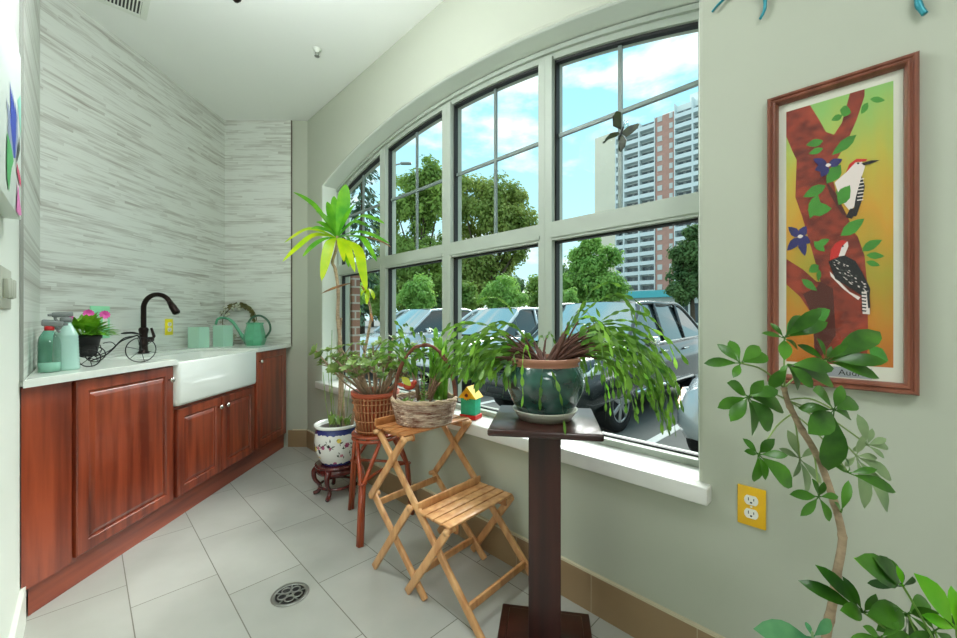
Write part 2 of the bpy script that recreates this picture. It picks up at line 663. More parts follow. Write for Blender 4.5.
# walls behind the camera
b = MB()
b.slab(wall_seg(room[1], room[2], 0.12), 0, CEIL)
struct(b, 'wall_side', M_white, 'white wall turning away behind the viewer', 'wall', origin=(-2, -1, 0))
b = MB()
b.slab(wall_seg(room[2], room[3], 0.12), 0, CEIL)
struct(b, 'wall_rear', M_white, 'white wall across the room behind the viewer', 'wall', origin=(0, -4, 0))
b = MB()
b.slab(wall_seg(room[3], room[4], 0.12), 0, CEIL)
struct(b, 'wall_far_end', M_white, 'white wall closing the room to the right', 'wall', origin=(3, -3, 0))

# ---- window wall with its arched opening
UL, UR, SPR, RISE = 0.30, 3.118, 2.222, 0.212
UC, HW = (UL + UR) / 2, (UR - UL) / 2
RAD = (HW * HW + RISE * RISE) / (2 * RISE)
ZC = SPR + RISE - RAD
ZSILL = 0.61


def arch(u, off=0.0):
    """height of the arch at u, for the opening enlarged by off"""
    r = RAD + off
    return ZC + sqrt(max(1e-6, r * r - (u - UC) ** 2))


def wall_window():
    m = MB()
    N = 48
    T = 0.25
    offs = [(0.0, 0.014), (0.004, 0.004), (0.014, 0.0), (T, 0.0)]

    def us(off):
        return [UL - off + (UR - UL + 2 * off) * i / N for i in range(N + 1)]
    # front and back faces
    for (w, off) in ((0.0, 0.014), (T, 0.0)):
        uu = us(off)
        for i in range(N):
            m.poly([W(uu[i], w, arch(uu[i], off)), W(uu[i + 1], w, arch(uu[i + 1], off)), W(uu[i + 1], w, CEIL), W(uu[i], w, CEIL)])
            m.poly([W(uu[i], w, 0), W(uu[i + 1], w, 0), W(uu[i + 1], w, ZSILL - .03), W(uu[i], w, ZSILL - .03)])
        for a, c in ((-0.12, uu[0]), (uu[-1], 6.6)):
            za, zc = (arch(uu[0], off), arch(uu[-1], off))
            z = za if c == uu[0] else zc
            m.poly([W(a, w, 0), W(c, w, 0), W(c, w, ZSILL - .03), W(a, w, ZSILL - .03)])
            m.poly([W(a, w, ZSILL - .03), W(c, w, ZSILL - .03), W(c, w, z), W(a, w, z)])
            m.poly([W(a, w, z), W(c, w, z), W(c, w, CEIL), W(a, w, CEIL)])
    # reveal
    for k in range(3):
        (w0, o0), (w1, o1) = offs[k], offs[k + 1]
        u0, u1 = us(o0), us(o1)
        vs, fs = [], []
        row0 = [W(u0[0], w0, ZSILL - .03)] + [W(u, w0, arch(u, o0)) for u in u0] + [W(u0[-1], w0, ZSILL - .03)]
        row1 = [W(u1[0], w1, ZSILL - .03)] + [W(u, w1, arch(u, o1)) for u in u1] + [W(u1[-1], w1, ZSILL - .03)]
        n = len(row0)
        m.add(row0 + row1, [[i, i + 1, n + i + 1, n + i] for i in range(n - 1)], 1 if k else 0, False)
    m.poly([W(UL, 0, ZSILL - .03), W(UR, 0, ZSILL - .03), W(UR, T, ZSILL - .03), W(UL, T, ZSILL - .03)])
    for u in (-0.12, 6.6):
        m.poly([W(u, 0, 0), W(u, T, 0), W(u, T, CEIL), W(u, 0, CEIL)])
    return m


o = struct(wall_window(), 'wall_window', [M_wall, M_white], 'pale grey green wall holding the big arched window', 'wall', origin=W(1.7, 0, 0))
# brick outer face seen through the panes
M_brick = mat('outer brick', (150, 112, 96), rough=0.85)
nt = M_brick.node_tree
br = nd(nt, 'ShaderNodeTexBrick')
br.inputs['Scale'].default_value = 1.0
br.inputs['Color1'].default_value = rgb(158, 116, 98)
br.inputs['Color2'].default_value = rgb(134, 96, 82)
br.inputs['Mortar'].default_value = rgb(178, 170, 160)
br.inputs['Mortar Size'].default_value = 0.008
br.inputs['Brick Width'].default_value = 0.2
br.inputs['Row Height'].default_value = 0.07
_g = nd(nt, 'ShaderNodeNewGeometry')
_s = nd(nt, 'ShaderNodeSeparateXYZ')
_c = nd(nt, 'ShaderNodeCombineXYZ')
nt.links.new(_g.outputs['Position'], _s.inputs[0])
nt.links.new(math_n(nt, 'ADD', _s.outputs['X'], math_n(nt, 'MULTIPLY', _s.outputs['Y'], 0.4)), _c.inputs[0])
nt.links.new(_s.outputs['Z'], _c.inputs[1])
nt.links.new(_c.outputs[0], br.inputs['Vector'])
nt.links.new(br.outputs[0], nt.nodes['Principled BSDF'].inputs['Base Color'])
b = MB()
b.box(W(UL - .14, .285, .575), (0.36, 0.07, 1.85), rz=-pi / 4)
struct(b, 'trim_5', M_brick, 'brick pier outside the left end of the window', 'trim', origin=W(UL - .14, .30, -.35))

# ---- sill
b = MB()
b.box(W((0.262 + 3.157) / 2, -0.018, ZSILL - .0285), (3.157 - 0.262, 0.052, 0.055), rz=-pi / 4, bev=0.005)
b.box(W((UL + UR) / 2, 0.0925, ZSILL - .0155), (UR - UL - .002, 0.175, 0.029), rz=-pi / 4)
struct(b, 'trim_6', M_sill, 'pale stone window sill running under the arched window', 'window sill', origin=W(1.7, 0, ZSILL - .06))

# ---- four window units
MUL = [(0.347, 0.993), (1.064, 1.694), (1.769, 2.400), (2.475, 3.084)]
edges = [UL, 1.0285, 1.7315, 2.4375, UR]
WF, WG, WB = 0.125, 0.165, 0.215
TR0, TR1 = 1.485, 1.570
GB = 0.634


def arch_band(m, u0, u1, zlo, zhi, w0, w1, n=10, mi=0):
    """bar following the arch between two height functions"""
    uu = [u0 + (u1 - u0) * i / n for i in range(n + 1)]
    ring = lambda u: [W(u, w0, zlo(u)), W(u, w0, zhi(u)), W(u, w1, zhi(u)), W(u, w1, zlo(u))]
    vs = [p for u in uu for p in ring(u)]
    fs = [[0, 1, 2, 3], [n * 4 + 3, n * 4 + 2, n * 4 + 1, n * 4]]
    for i in range(n):
        for j in range(4):
            j2 = (j + 1) % 4
            fs.append([i * 4 + j, i * 4 + j2, (i + 1) * 4 + j2, (i + 1) * 4 + j])
    m.add(vs, fs, mi)


def wbox(m, u0, u1, w0, w1, z0, z1, bev=0.0, mi=0):
    m.box(W((u0 + u1) / 2, (w0 + w1) / 2, (z0 + z1) / 2), (abs(u1 - u0), abs(w1 - w0), abs(z1 - z0)), rz=-pi / 4, bev=bev, mi=mi)


for i in range(4):
    e0, e1 = edges[i] + .0005, edges[i + 1] - .0005
    g0, g1 = MUL[i]
    pos = ['farthest pane group, behind the tall yellow green plant', 'second pane group from the far corner', 'third pane group, before the spreading cactus', 'nearest pane group with the tower outside'][i]
    t = thing('window_%d' % (i + 1), W((e0 + e1) / 2, WF, ZSILL), 'white window unit, ' + pos, 'window', kind='structure')
    m = MB()
    top = lambda u: arch(u, -0.006)
    gl_top = lambda u: arch(u, -0.052)
    fil = 0.012
    # stiles (front profile step + deeper glazing stop)
    for (a, c, side) in ((e0, g0, 0), (g1, e1, 1)):
        n = 3
        arch_band(m, a, c, lambda u: ZSILL, lambda u: gl_top(u) + .012, WF, WB, n=3)
    arch_band(m, e0, e1, lambda u: gl_top(u), lambda u: top(u) - .016, WF + .012, WB, n=12)
    arch_band(m, e0, e1, lambda u: top(u) - .02, top, WF - .004, WB, n=12)
    wbox(m, g0 - .01, g1 + .01, WF, WB, ZSILL, GB)
    m.build('window_frame', M_frame, t)
    m = MB()
    wbox(m, g0 - .01, g1 + .01, WF + .001, WB, TR0, TR1)
    wbox(m, g0 - .01, g1 + .01, WF - .005, WF + .002, TR0 + .012, TR0 + .03)
    m.build('transom', M_frame, t)
    m = MB()   # dark gasket
    G = 0.009
    wbox(m, g0, g0 + G, WG - .014, WG + .012, GB, TR0)
    wbox(m, g0, g1, WG - .014, WG + .012, TR0 - G, TR0)
    wbox(m, g0, g1, WG - .006, WG + .012, GB, GB + .006)
    arch_band(m, g0, g0 + G, lambda u: TR1, lambda u: gl_top(u), WG - .014, WG + .012, n=1)
    arch_band(m, g0, g1, lambda u: gl_top(u) - G * 1.2, lambda u: gl_top(u) + .001, WG - .014, WG + .012, n=12)
    m.build('gasket', M_gasket, t)
    m = MB()
    uc = (g0 + g1) / 2
    wbox(m, uc - .008, uc + .008, WG + .002, WG + .014, TR1, gl_top(uc))
    wbox(m, g0, g1, WG + .001, WG + .015, 1.975 - .008, 1.975 + .008)
    m.build('muntin', M_spacer, t)
    m = MB()
    m.poly([W(g0, WG, GB), W(g1, WG, GB), W(g1, WG, TR0), W(g0, WG, TR0)])
    m.build('pane', M_glass, t, fixn=False)
    m = MB()
    uu = [g0 + (g1 - g0) * k / 12 for k in range(13)]
    m.poly([W(g0, WG, TR1), W(g1, WG, TR1)] + [W(u, WG, gl_top(u)) for u in reversed(uu)])
    m.build('pane', M_glass, t, fixn=False)

# ---- baseboards on the window and end walls
b = MB()
b.box(W(3.3, -0.006, 0.0725), (6.58, 0.012, 0.145), rz=-pi / 4)
o = b.build('baseboard_window', M_base, origin=W(3.3, 0, 0))
tag(o, 'brown tile baseboard along the window wall', 'baseboard', kind='structure')
nt = M_base.node_tree
b = MB()
b.box(W(3.3, -0.006, 0.149), (6.56, 0.012, 0.008), rz=-pi / 4)
struct(b, 'trim_7', M_basecap, 'cream cap strip above the brown window wall baseboard', 'trim', origin=W(3.3, 0, .145))
b = MB()
for k in range(18):
    u = 0.16 + k * 0.37
    wbox(b, u - .0015, u + .0015, -.0125, -.0115, 0, .145)
struct(b, 'trim_8', mat('pale grout', (176, 160, 134), rough=.8), 'thin grout lines between the baseboard tiles', 'grout', origin=W(3.3, 0, 0))
b = MB()
b.box((-1.59, 3.4585, .0725), (.16, .012, .145))
struct(b, 'baseboard_back', M_base, 'short brown tile baseboard under the end wall', 'baseboard', origin=(-1.59, 3.46, 0))
b = MB()
b.box((-1.57, 3.4585, .149), (.12, .012, .008))
struct(b, 'trim_9', M_basecap, 'cream cap strip above the short end wall baseboard', 'trim', origin=(-1.59, 3.46, .145))

# ---- ceiling lamps added behind the viewer to brighten the room
M_fill_lamp = mat('fill lamp diffuser', (246, 250, 252), rough=0.5, emit=FILL_LAMP_STRENGTH)
for k, (u, w, lab) in enumerate(((4.6, -1.3, 'added long white ceiling fill lamp over the walkway behind the viewer'),
                                 (5.4, -3.2, 'added long white ceiling fill lamp deep in the room behind the viewer'))):
    c = W(u, w, CEIL)
    t = thing('fill_ceiling_lamp', c, lab, 'ceiling lamp', 'added ceiling fill lamps behind the viewer')
    m = MB()
    for s in (-1, 1):
        m.box(W(u + s * .61, w, CEIL - .02), (.02, .62, .04), rz=-pi / 4, bev=.003)
        m.box(W(u, w + s * .3, CEIL - .02), (1.2, .02, .04), rz=-pi / 4, bev=.003)
    m.build('lamp_frame', M_trimw, t)
    m = MB()
    m.box(W(u, w, CEIL - .02), (1.2, .58, .02), rz=-pi / 4)
    m.build('diffuser', M_fill_lamp, t)

# ---- ceiling vent, sprinkler, added pendant
t = thing('ceiling_vent', (-1.93, 2.05, CEIL), 'white slotted air vent on the ceiling above the counter', 'vent')
VC = Vector((-1.93, 2.05, CEIL))
Rv = pi / 4
ev, ew = Vector((S2, S2, 0)), Vector((S2, -S2, 0))
m = MB()
for s in (-1, 1):
    m.box(VC + ev * s * .155 + Vector((0, 0, -.004)), (.03, .34, .008), rz=Rv, bev=.002)
    m.box(VC + ew * s * .155 + Vector((0, 0, -.004)), (.281, .03, .008), rz=Rv, bev=.002)
m.box(VC + Vector((0, 0, -.004)), (.28, .012, .007), rz=Rv)
m.build('vent_frame', M_trimw, t)
m = MB()
m.box(VC + Vector((0, 0, -.001)), (.28, .28, .0016), rz=Rv)
m.build('vent_backing', mat('vent dark', (60, 62, 58), rough=.9), t)
m = MB()
for k in range(19):
    x = -.135 + k * .015
    m.box(VC + ev * x + Vector((0, 0, -.0045)), (.006, .28, .005), rz=Rv)
m.build('slats', M_trimw, t)
c = P(317, 46, 2.54)
t = thing('fire_sprinkler', (c.x, c.y, CEIL), 'small metal fire sprinkler hanging from the ceiling', 'sprinkler')
m = MB()
m.lathe([(.0, -.001), (.028, -.001), (.026, -.006), (.012, -.009), (.012, -.02), (.0, -.02)], (c.x, c.y, CEIL), 20)
m.build('escutcheon', M_trimw, t)
m = MB()
m.tube([(c.x - .009, c.y, CEIL - .018), (c.x - .011, c.y, CEIL - .035), (c.x, c.y, CEIL - .045)], .0025, 6)
m.tube([(c.x + .009, c.y, CEIL - .018), (c.x + .011, c.y, CEIL - .035), (c.x, c.y, CEIL - .045)], .0025, 6)
m.tube([(c.x, c.y, CEIL - .016), (c.x, c.y, CEIL - .042)], .003, 6)
m.lathe([(.0, -.044), (.016, -.045), (.016, -.047), (.0, -.048)], (c.x, c.y, CEIL), 14)
m.build('sprinkler_head', M_steel, t)
# globe pendant added as fill light; dark finial reaches the top edge of view
c = Vector((-.80, 1.30, 2.375))
t = thing('fill_pendant', (c.x, c.y, CEIL), 'added white globe pendant for fill light, only its dark finial showing at the top edge', 'pendant lamp')
m = MB()
m.ball(c, .15, 4)
m.build('globe', mat('fill light globe', (244, 249, 253), rough=.4, emit=FILL_PENDANT_STRENGTH), t)
m = MB()
m.lathe([(0, .155), (.05, .14), (.052, .16), (.02, .185), (.008, .19), (.008, CEIL - c.z - .03), (.055, CEIL - c.z - .025), (.06, CEIL - c.z - .002), (0, CEIL - c.z - .001)], c, 24)
m.build('canopy_rod', M_bronze, t)
m = MB()
m.lathe([(0, -.148), (.024, -.146), (.026, -.156), (.012, -.166), (.017, -.180), (.015, -.192), (.006, -.202), (0, -.204)], c, 20)
m.build('finial', M_bronze, t)

# ---- floor drain
c = P(290.3, 594.4, 1.611)
t = thing('floor_drain', (c.x, c.y, 0), 'round metal drain grate set in the floor tiles', 'drain')
m = MB()
m.lathe([(.072, .0), (.071, .003), (.062, .0035), (.056, .002), (.056, .0008), (0, .0008)], (c.x, c.y, 0), 40, mis=[0, 0, 0, 1, 1])
m.build('drain_rim', [M_steel, M_black], t)
m = MB()
for k in range(5):
    a = k * 2 * pi / 5
    cc = Vector((c.x + cos(a) * .030, c.y + sin(a) * .030, .0022))
    m.tube([cc + Vector((cos(x) * .017, sin(x) * .017, 0)) for x in [i * pi / 8 for i in range(16)]], .0028, 5, closed=True)
    m.box((c.x + cos(a + .63) * .04, c.y + sin(a + .63) * .04, .002), (.034, .006, .003), rz=a + .63)
m.tube([Vector((c.x + cos(x) * .010, c.y + sin(x) * .010, .0022)) for x in [i * pi / 6 for i in range(12)]], .0028, 5, closed=True)
m.build('grate', M_steel, t)
# ================================================================== KITCHEN RUN
FX = -1.665        # face of the doors
CT = 0.906         # counter top


def panel_door(name, parent, y0, y1, z0, z1, knob=None):
    """raised panel door in the plane x = FX facing +x"""
    m = MB()
    rings = [(0.0, -.019), (0.0, -.004), (.004, 0.0), (.048, 0.0), (.052, -.008), (.060, -.009), (.064, -.006), (.078, -.001)]
    vs, fs = [], []
    for ins, d in rings:
        vs += [(FX + d, y0 + ins, z0 + ins), (FX + d, y1 - ins, z0 + ins), (FX + d, y1 - ins, z1 - ins), (FX + d, y0 + ins, z1 - ins)]
    n = len(rings)
    for i in range(n - 1):
        for j in range(4):
            j2 = (j + 1) % 4
            fs.append([i * 4 + j, i * 4 + j2, i * 4 + 4 + j2, i * 4 + 4 + j])
    fs += [[3, 2, 1, 0], [n * 4 - 4, n * 4 - 3, n * 4 - 2, n * 4 - 1]]
    m.add(vs, fs)
    d = m.build('door', M_cherry, parent)
    if knob:
        k = MB()
        R = Matrix.Rotation(pi / 2, 4, 'Y')
        k.lathe([(.005, -.001), (.005, .010), (.014, .016), (.0155, .022), (.012, .027), (.0, .029)], (FX, knob[0], knob[1]), 20, M=R)
        k.build('knob', M_nickel, d)
    return d


t = thing('filler_panel', (-1.75, 1.53, .12), 'narrow plain cherry panel at the left end of the counter', 'cabinet panel')
m = MB()
m.slab([(FX - .006, 1.439), (FX - .006, 1.618), (-1.83, 1.618), (-1.80, 1.572)], .125, .874)
m.build('panel', M_cherry, t)
t = thing('base_cabinet', (-1.9, 1.9, .12), 'wide cherry base cabinet with one raised panel door, left of the sink', 'cabinet')
m = MB()
m.slab([(-1.686, 1.622), (-1.686, 2.150), (-2.215, 2.150), (-2.215, 2.02), (-1.83, 1.635)], .125, .874)
m.build('carcass', M_cherry, t)
panel_door('door', t, 1.634, 2.152, .136, .868, (2.118, .797))
t = thing('sink_cabinet', (-1.9, 2.55, .12), 'low cherry sink cabinet with two doors below the white sink', 'cabinet')
m = MB()
m.slab([(-1.686, 2.156), (-1.686, 2.935), (-2.215, 2.935), (-2.215, 2.156)], .125, .636)
m.build('carcass', M_cherry, t)
panel_door('door', t, 2.183, 2.553, .136, .622, (2.522, .560))
panel_door('door', t, 2.559, 2.930, .136, .622, (2.590, .560))
t = thing('base_cabinet', (-1.9, 3.2, .12), 'narrow cherry base cabinet with one door in the far corner', 'cabinet')
m = MB()
m.slab([(-1.686, 2.939), (-1.686, 3.452), (-2.215, 3.452), (-2.215, 2.939)], .125, .874)
m.build('carcass', M_cherry, t)
panel_door('door', t, 2.962, 3.40, .140, .868, (2.995, .80))
b = MB()
b.slab([(-1.706, 1.492), (-1.706, 3.452), (-1.726, 3.452), (-1.726, 1.512)], 0.0, .122)
struct(b, 'trim_10', M_cherryh, 'cherry toe kick board under the cabinets', 'toe kick', origin=(-1.71, 2.5, 0))

# countertop with the notch for the apron sink
m = MB()
out = [(-1.64, 1.419), (-1.64, 2.151), (-2.06, 2.151), (-2.06, 2.925), (-1.64, 2.925), (-1.64, 3.4535), (-2.224, 3.4535), (-2.224, 2.008), (-1.644, 1.422)]
bm = bmesh.new()
vb = [bm.verts.new((x, y, CT - .030)) for x, y in out]
f = bm.faces.new(vb)
r = bmesh.ops.extrude_face_region(bm, geom=[f])
bmesh.ops.translate(bm, vec=(0, 0, .030), verts=[g for g in r['geom'] if isinstance(g, bmesh.types.BMVert)])
bmesh.ops.recalc_face_normals(bm, faces=bm.faces)
bmesh.ops.bevel(bm, geom=[e for e in bm.edges if all(abs(v.co.z - CT) < 1e-5 for v in e.verts)], offset=.004, segments=2, affect='EDGES')
m.bm(bm)
o = tag(m.build('countertop', M_quartz, origin=(-1.95, 2.5, CT - .03)), 'long white stone countertop along the strip tile wall', 'countertop')

# apron front sink
t = thing('apron_sink', (-1.86, 2.51, .645), 'white apron front sink set into the counter', 'sink')
m = MB()
X0, X1, Y0, Y1, ZB, ZT = -2.056, -1.640, 2.155, 2.921, .642, .889


def rrect(x0, x1, y0, y1, z, r, n=5):
    pts = []
    for cx, cy, a0 in ((x1 - r, y1 - r, 0), (x0 + r, y1 - r, pi / 2), (x0 + r, y0 + r, pi), (x1 - r, y0 + r, 1.5 * pi)):
        for i in range(n + 1):
            a = a0 + i * pi / 2 / n
            pts.append((cx + r * cos(a), cy + r * sin(a), z))
    return pts


rings = [rrect(X0 + .02, X1 - .02, Y0 + .02, Y1 - .02, ZB, .012), rrect(X0 + .004, X1 - .004, Y0 + .004, Y1 - .004, ZB + .006, .018),
         rrect(X0, X1, Y0, Y1, ZB + .022, .022), rrect(X0, X1, Y0, Y1, ZT - .008, .022), rrect(X0 + .006, X1 - .006, Y0 + .006, Y1 - .006, ZT, .02),
         rrect(X0 + .022, X1 - .026, Y0 + .022, Y1 - .022, ZT, .03), rrect(X0 + .028, X1 - .032, Y0 + .028, Y1 - .028, ZT - .008, .035),
         rrect(X0 + .036, X1 - .040, Y0 + .036, Y1 - .036, ZB + .055, .04), rrect(X0 + .06, X1 - .06, Y0 + .06, Y1 - .06, ZB + .03, .04)]
n = len(rings[0])
vs = [p for r in rings for p in r]
fs = [[i * n + j, i * n + (j + 1) % n, (i + 1) * n + (j + 1) % n, (i + 1) * n + j] for i in range(len(rings) - 1) for j in range(n)]
fs += [list(range(n))[::-1], list(range((len(rings) - 1) * n, len(rings) * n))]
m.add(vs, fs, 0, True)
m.build('basin', M_porc, t)
m = MB()
m.lathe([(.045, 0), (.045, .003), (.03, .003), (.028, -.002), (0, -.002)], (-1.9, 2.51, ZB + .031), 24)
m.build('strainer', M_steel, t)

# faucet
fx, fy = -2.125, 2.50
t = thing('kitchen_faucet', (fx, fy, CT), 'dark bronze gooseneck faucet behind the white sink', 'faucet')
m = MB()
m.lathe([(.0, 0), (.030, 0), (.030, .006), (.024, .012), (.021, .05), (.024, .056), (.024, .066), (.021, .072), (.021, .12), (.026, .15), (.024, .158), (.018, .165), (0, .165)], (fx, fy, CT), 24)
m.build('base', M_bronze, t)
m = MB()
R0 = .088
arc = [(fx, fy, CT + .16), (fx, fy, CT + .22), (fx, fy, CT + .285)]
arc += [(fx + R0 - R0 * cos(a), fy, CT + .285 + R0 * sin(a)) for a in [pi * i / 14 for i in range(1, 13)]]
m.tube(catmull(arc, 3), .0145, 14)
m.build('spout', M_bronze, t)
m = MB()
e = Vector(arc[-1])
dv = (e - Vector(arc[-2])).normalized()
m.tube([e - dv * .005, e + dv * .02, e + dv * .03, e + dv * .075, e + dv * .085], [.016, .018, .0205, .0225, .017], 16)
m.build('spray_head', M_bronze, t)
m = MB()
m.tube([(fx, fy + .015, CT + .085), (fx + .006, fy + .058, CT + .085)], [.015, .017], 12)
m.tube([(fx + .006, fy + .055, CT + .085), (fx + .012, fy + .066, CT + .105), (fx + .0, fy + .058, CT + .16)], [.010, .009, .007], 10)
m.build('lever', M_bronze, t)


# ---- outlets
def outlet(pos, R, col, label, gap=True):
    """duplex outlet: local x across, y up, z out of the wall; R = 3x3 columns"""
    t = thing('wall_outlet', pos, label, 'outlet')
    Mx = Matrix(R).transposed().to_4x4()
    q = lambda x, y, z: Vector(pos) + (Mx @ Vector((x, y, z)))
    m = MB()
    m.box(q(0, 0, .003), (.070, .115, .006), mat=Mx, bev=.0025)
    m.build('cover_plate', col, t)
    for s in (-1, 1):
        m = MB()
        pts = []
        for i in range(28):
            a = 2 * pi * i / 28
            x, y = .0172 * cos(a), .0172 * sin(a)
            pts.append((x, max(-.0135, min(.0135, y)) + s * .0195))
        m.prism([q(x, y, .0055) for x, y in pts], [q(x, y, .0085) for x, y in pts])
        r = m.build('receptacle', M_ivory, t)
        h = MB()
        h.box(q(-.0065, s * .0195 + .003, .0086), (.0022, .009, .0006), mat=Mx)
        h.box(q(.0065, s * .0195 + .003, .0086), (.0022, .007, .0006), mat=Mx)
        h.lathe([(.0, .0), (.0028, .0), (.0028, .0005), (0, .0005)], q(0, s * .0195 - .0065, .0083), 12, M=Mx)
        h.build('slots', M_black, r)
    m = MB()
    m.lathe([(.0, 0), (.003, 0), (.0025, .001), (0, .001)], q(0, 0, .006), 10, M=Mx)
    m.build('screw', M_ivory, t)
    return t


RX = ((0, 1, 0), (0, 0, 1), (1, 0, 0))          # on the alcove wall, facing +x
RW = ((S2, -S2, 0), (0, 0, 1), (-S2, -S2, 0))   # on the window wall, facing the room
RL = ((-S2, S2, 0), (0, 0, 1), (S2, S2, 0))     # on the left wall
outlet((-2.226, 2.83, 1.066), RX, M_yellow2, 'bright yellow outlet on the strip tile behind the faucet')
pw = W(3.262, 0, 0)
outlet((pw.x, pw.y, .577), RW, M_yellow, 'orange yellow outlet low on the wall under the bird picture')
t = thing('switch_plate', (-2.226, 2.32, 1.10), 'mint green wall plate behind the flowering plant', 'wall plate')
m = MB()
m.box((-2.2235, 2.315, 1.105), (.005, .12, .19), bev=.002)
m.build('cover_plate', M_mintp, t)
m = MB()
for s in (-1, 1):
    m.box((-2.2205, 2.315 + s * .028, 1.105), (.004, .03, .065), bev=.001)
m.build('rocker', M_ivory, t)

# light switches on the left wall
c = LW(.42, -.008, 1.215)
t = thing('light_switch', c, 'grey light switch plate on the white left wall', 'light switch')
Mx = Matrix(RL).transposed().to_4x4()
q = lambda x, y, z: Vector(c) + (Mx @ Vector((x, y, z)))
M_swp = mat('switch grey', (172, 176, 160), rough=.4)
m = MB()
m.box(q(0, 0, .004), (.21, .118, .008), mat=Mx, bev=.003)
m.build('cover_plate', M_swp, t)
for k in range(4):
    m = MB()
    m.box(q(-.069 + k * .046, .002 if k % 2 else -.002, .014), (.022, .055, .013), mat=Mx, bev=.003)
    m.build('toggle', M_swp, t)

# ================================================================== THINGS ON THE COUNTER
M_clear = thin_glass('clear plastic', (236, 244, 240), 0.08)
M_mintg = mat('mint translucent bottle', (166, 202, 190), rough=.2, coat=.3)
M_tealg = mat('teal translucent bottle', (112, 176, 152), rough=.2, coat=.3)
M_greyp = mat('grey plastic', (118, 124, 122), rough=.4)
M_red = mat('red plastic', (196, 26, 30), rough=.35)
M_liquid = mat('mint liquid', (150, 200, 180), rough=.15)


def sprayer(pos, r, h, body, head, label, ribs=False, collar=None, liquid=False, ang=2.6):
    x, y = pos
    t = thing('spray_bottle', (x, y, CT), label, 'spray bottle', 'spray bottles on the counter')
    m = MB()
    prof = [(0, 0), (r * .9, 0), (r, .006)]
    if ribs:
        for k in range(11):
            z = .012 + k * h * .055
            prof += [(r * (1 - .012 * k), z), (r * (1 - .012 * k) - .002, z + h * .028)]
        prof += [(r * .62, h * .72), (r * .42, h * .80), (r * .34, h * .86), (0, h * .86)]
    else:
        prof += [(r, h * .55), (r * .9, h * .66), (r * .45, h * .80), (r * .36, h * .86), (0, h * .86)]
    m.lathe(prof, (x, y, CT), 28)
    m.build('bottle', body, t)
    if liquid:
        m = MB()
        m.lathe([(0, .003), (r * .93, .003), (r * .95, .04), (0, .04)], (x, y, CT), 24)
        m.build('liquid', M_liquid, t)
    m = MB()
    m.lathe([(0, h * .84), (r * .44, h * .84), (r * .44, h * .91), (r * .3, h * .93), (0, h * .93)], (x, y, CT), 20)
    m.build('collar', collar or head, t)
    m = MB()
    dx, dy = cos(ang), sin(ang)
    q = lambda a, z, s=0: Vector((x + dx * a - dy * s, y + dy * a + dx * s, CT + z))
    m.bar(q(-.022, h * .985), q(.042, h * .965), .022, .020, (dy, -dx, 0), bev=.005)
    m.tube([q(.04, h * .968), q(.054, h * .962)], [.007, .005], 10)
    m.tube([q(.0, h * .90), q(.0, h * .97)], .010, 10)
    m.build('spray_head', head, t)
    m = MB()
    m.tube(catmull([q(.028, h * .955), q(.032, h * .90), q(.024, h * .85), q(.03, h * .80)], 3), [.005] * 9 + [.004], 8)
    m.build('trigger', head, t)
    return t


sprayer((-1.775, 1.63), .034, .205, M_clear, M_greyp, 'clear spray bottle with a red collar and pale mint liquid', collar=M_red, liquid=True, ang=.6)
sprayer((-1.785, 1.705), .044, .245, M_mintg, M_greyp, 'ribbed mint spray bottle with a grey trigger head', ribs=True, ang=3.9)
sprayer((-1.925, 1.765), .034, .21, M_tealg, M_greyp, 'teal spray bottle half hidden behind the ribbed mint one', ang=1.2)

# wire tricycle planter
FW = Vector((-1.70, 1.985, CT + .064))
RN = Vector((-1.785, 1.808, CT + .039))
RF = Vector((-1.955, 2.01, CT + .039))
PC = Vector((-1.905, 1.905, CT + .045))
t = thing('tricycle_planter', (-1.82, 1.93, CT), 'black wire tricycle plant holder on the counter', 'planter')


def wire_wheel(c, r, axis, wr, spokes):
    m = MB()
    ax = Vector(axis).normalized()
    u = ax.cross(Vector((0, 0, 1))).normalized()
    z = Vector((0, 0, 1))
    m.tube([c + (u * cos(a) + z * sin(a)) * r for a in [2 * pi * i / 28 for i in range(28)]], wr, 6, closed=True)
    for k in range(spokes):
        a = pi * 2 * k / spokes + .3
        m.tube([c, c + (u * cos(a) + z * sin(a)) * r], wr * .6, 5)
    m.tube([c - ax * .008, c + ax * .008], .006, 8)
    return m


wire_wheel(FW, .0615, (.75, -.45, 0), .0024, 6).build('front_wheel', M_wire, t)
wire_wheel(RN, .0375, (.7, -.7, 0), .0026, 6).build('rear_wheel', M_wire, t)
wire_wheel(RF, .0375, (.7, -.7, 0), .0026, 6).build('rear_wheel', M_wire, t)
m = MB()
m.tube([RN, RF], .003, 6)
m.tube(catmull([PC + Vector((.03, .0, -.028)), PC + Vector((.07, .04, .0)), PC + Vector((.11, .07, .06)), Vector((-1.745, 1.985, CT + .128)), Vector((-1.712, 1.98, CT + .135)), Vector((-1.70, 1.982, CT + .11)), FW], 6), .0034, 7)
m.tube(catmull([PC + Vector((.03, .02, -.01)), PC + Vector((.075, .055, .02)), PC + Vector((.115, .08, .075)), Vector((-1.738, 1.99, CT + .132))], 6), .0026, 6)
m.tube(catmull([PC + Vector((.06, .03, .055)), PC + Vector((.085, .045, .06)), PC + Vector((.1, .055, .04)), PC + Vector((.085, .05, .018))], 5), .0022, 6)
m.tube(catmull([Vector((-1.775, 1.955, CT + .147)), Vector((-1.735, 1.975, CT + .150)), Vector((-1.700, 1.985, CT + .140))], 5), [.002, .004, .006, .006, .006, .006, .006, .005, .004, .003, .002], 6)
m.build('wire_frame', M_wire, t)
m = MB()
for rr, dz in ((.05, -.003), (.056, .045)):
    m.tube([PC + Vector((cos(a) * rr, sin(a) * rr, dz)) for a in [2 * pi * i / 24 for i in range(24)]], .0022, 6, closed=True)
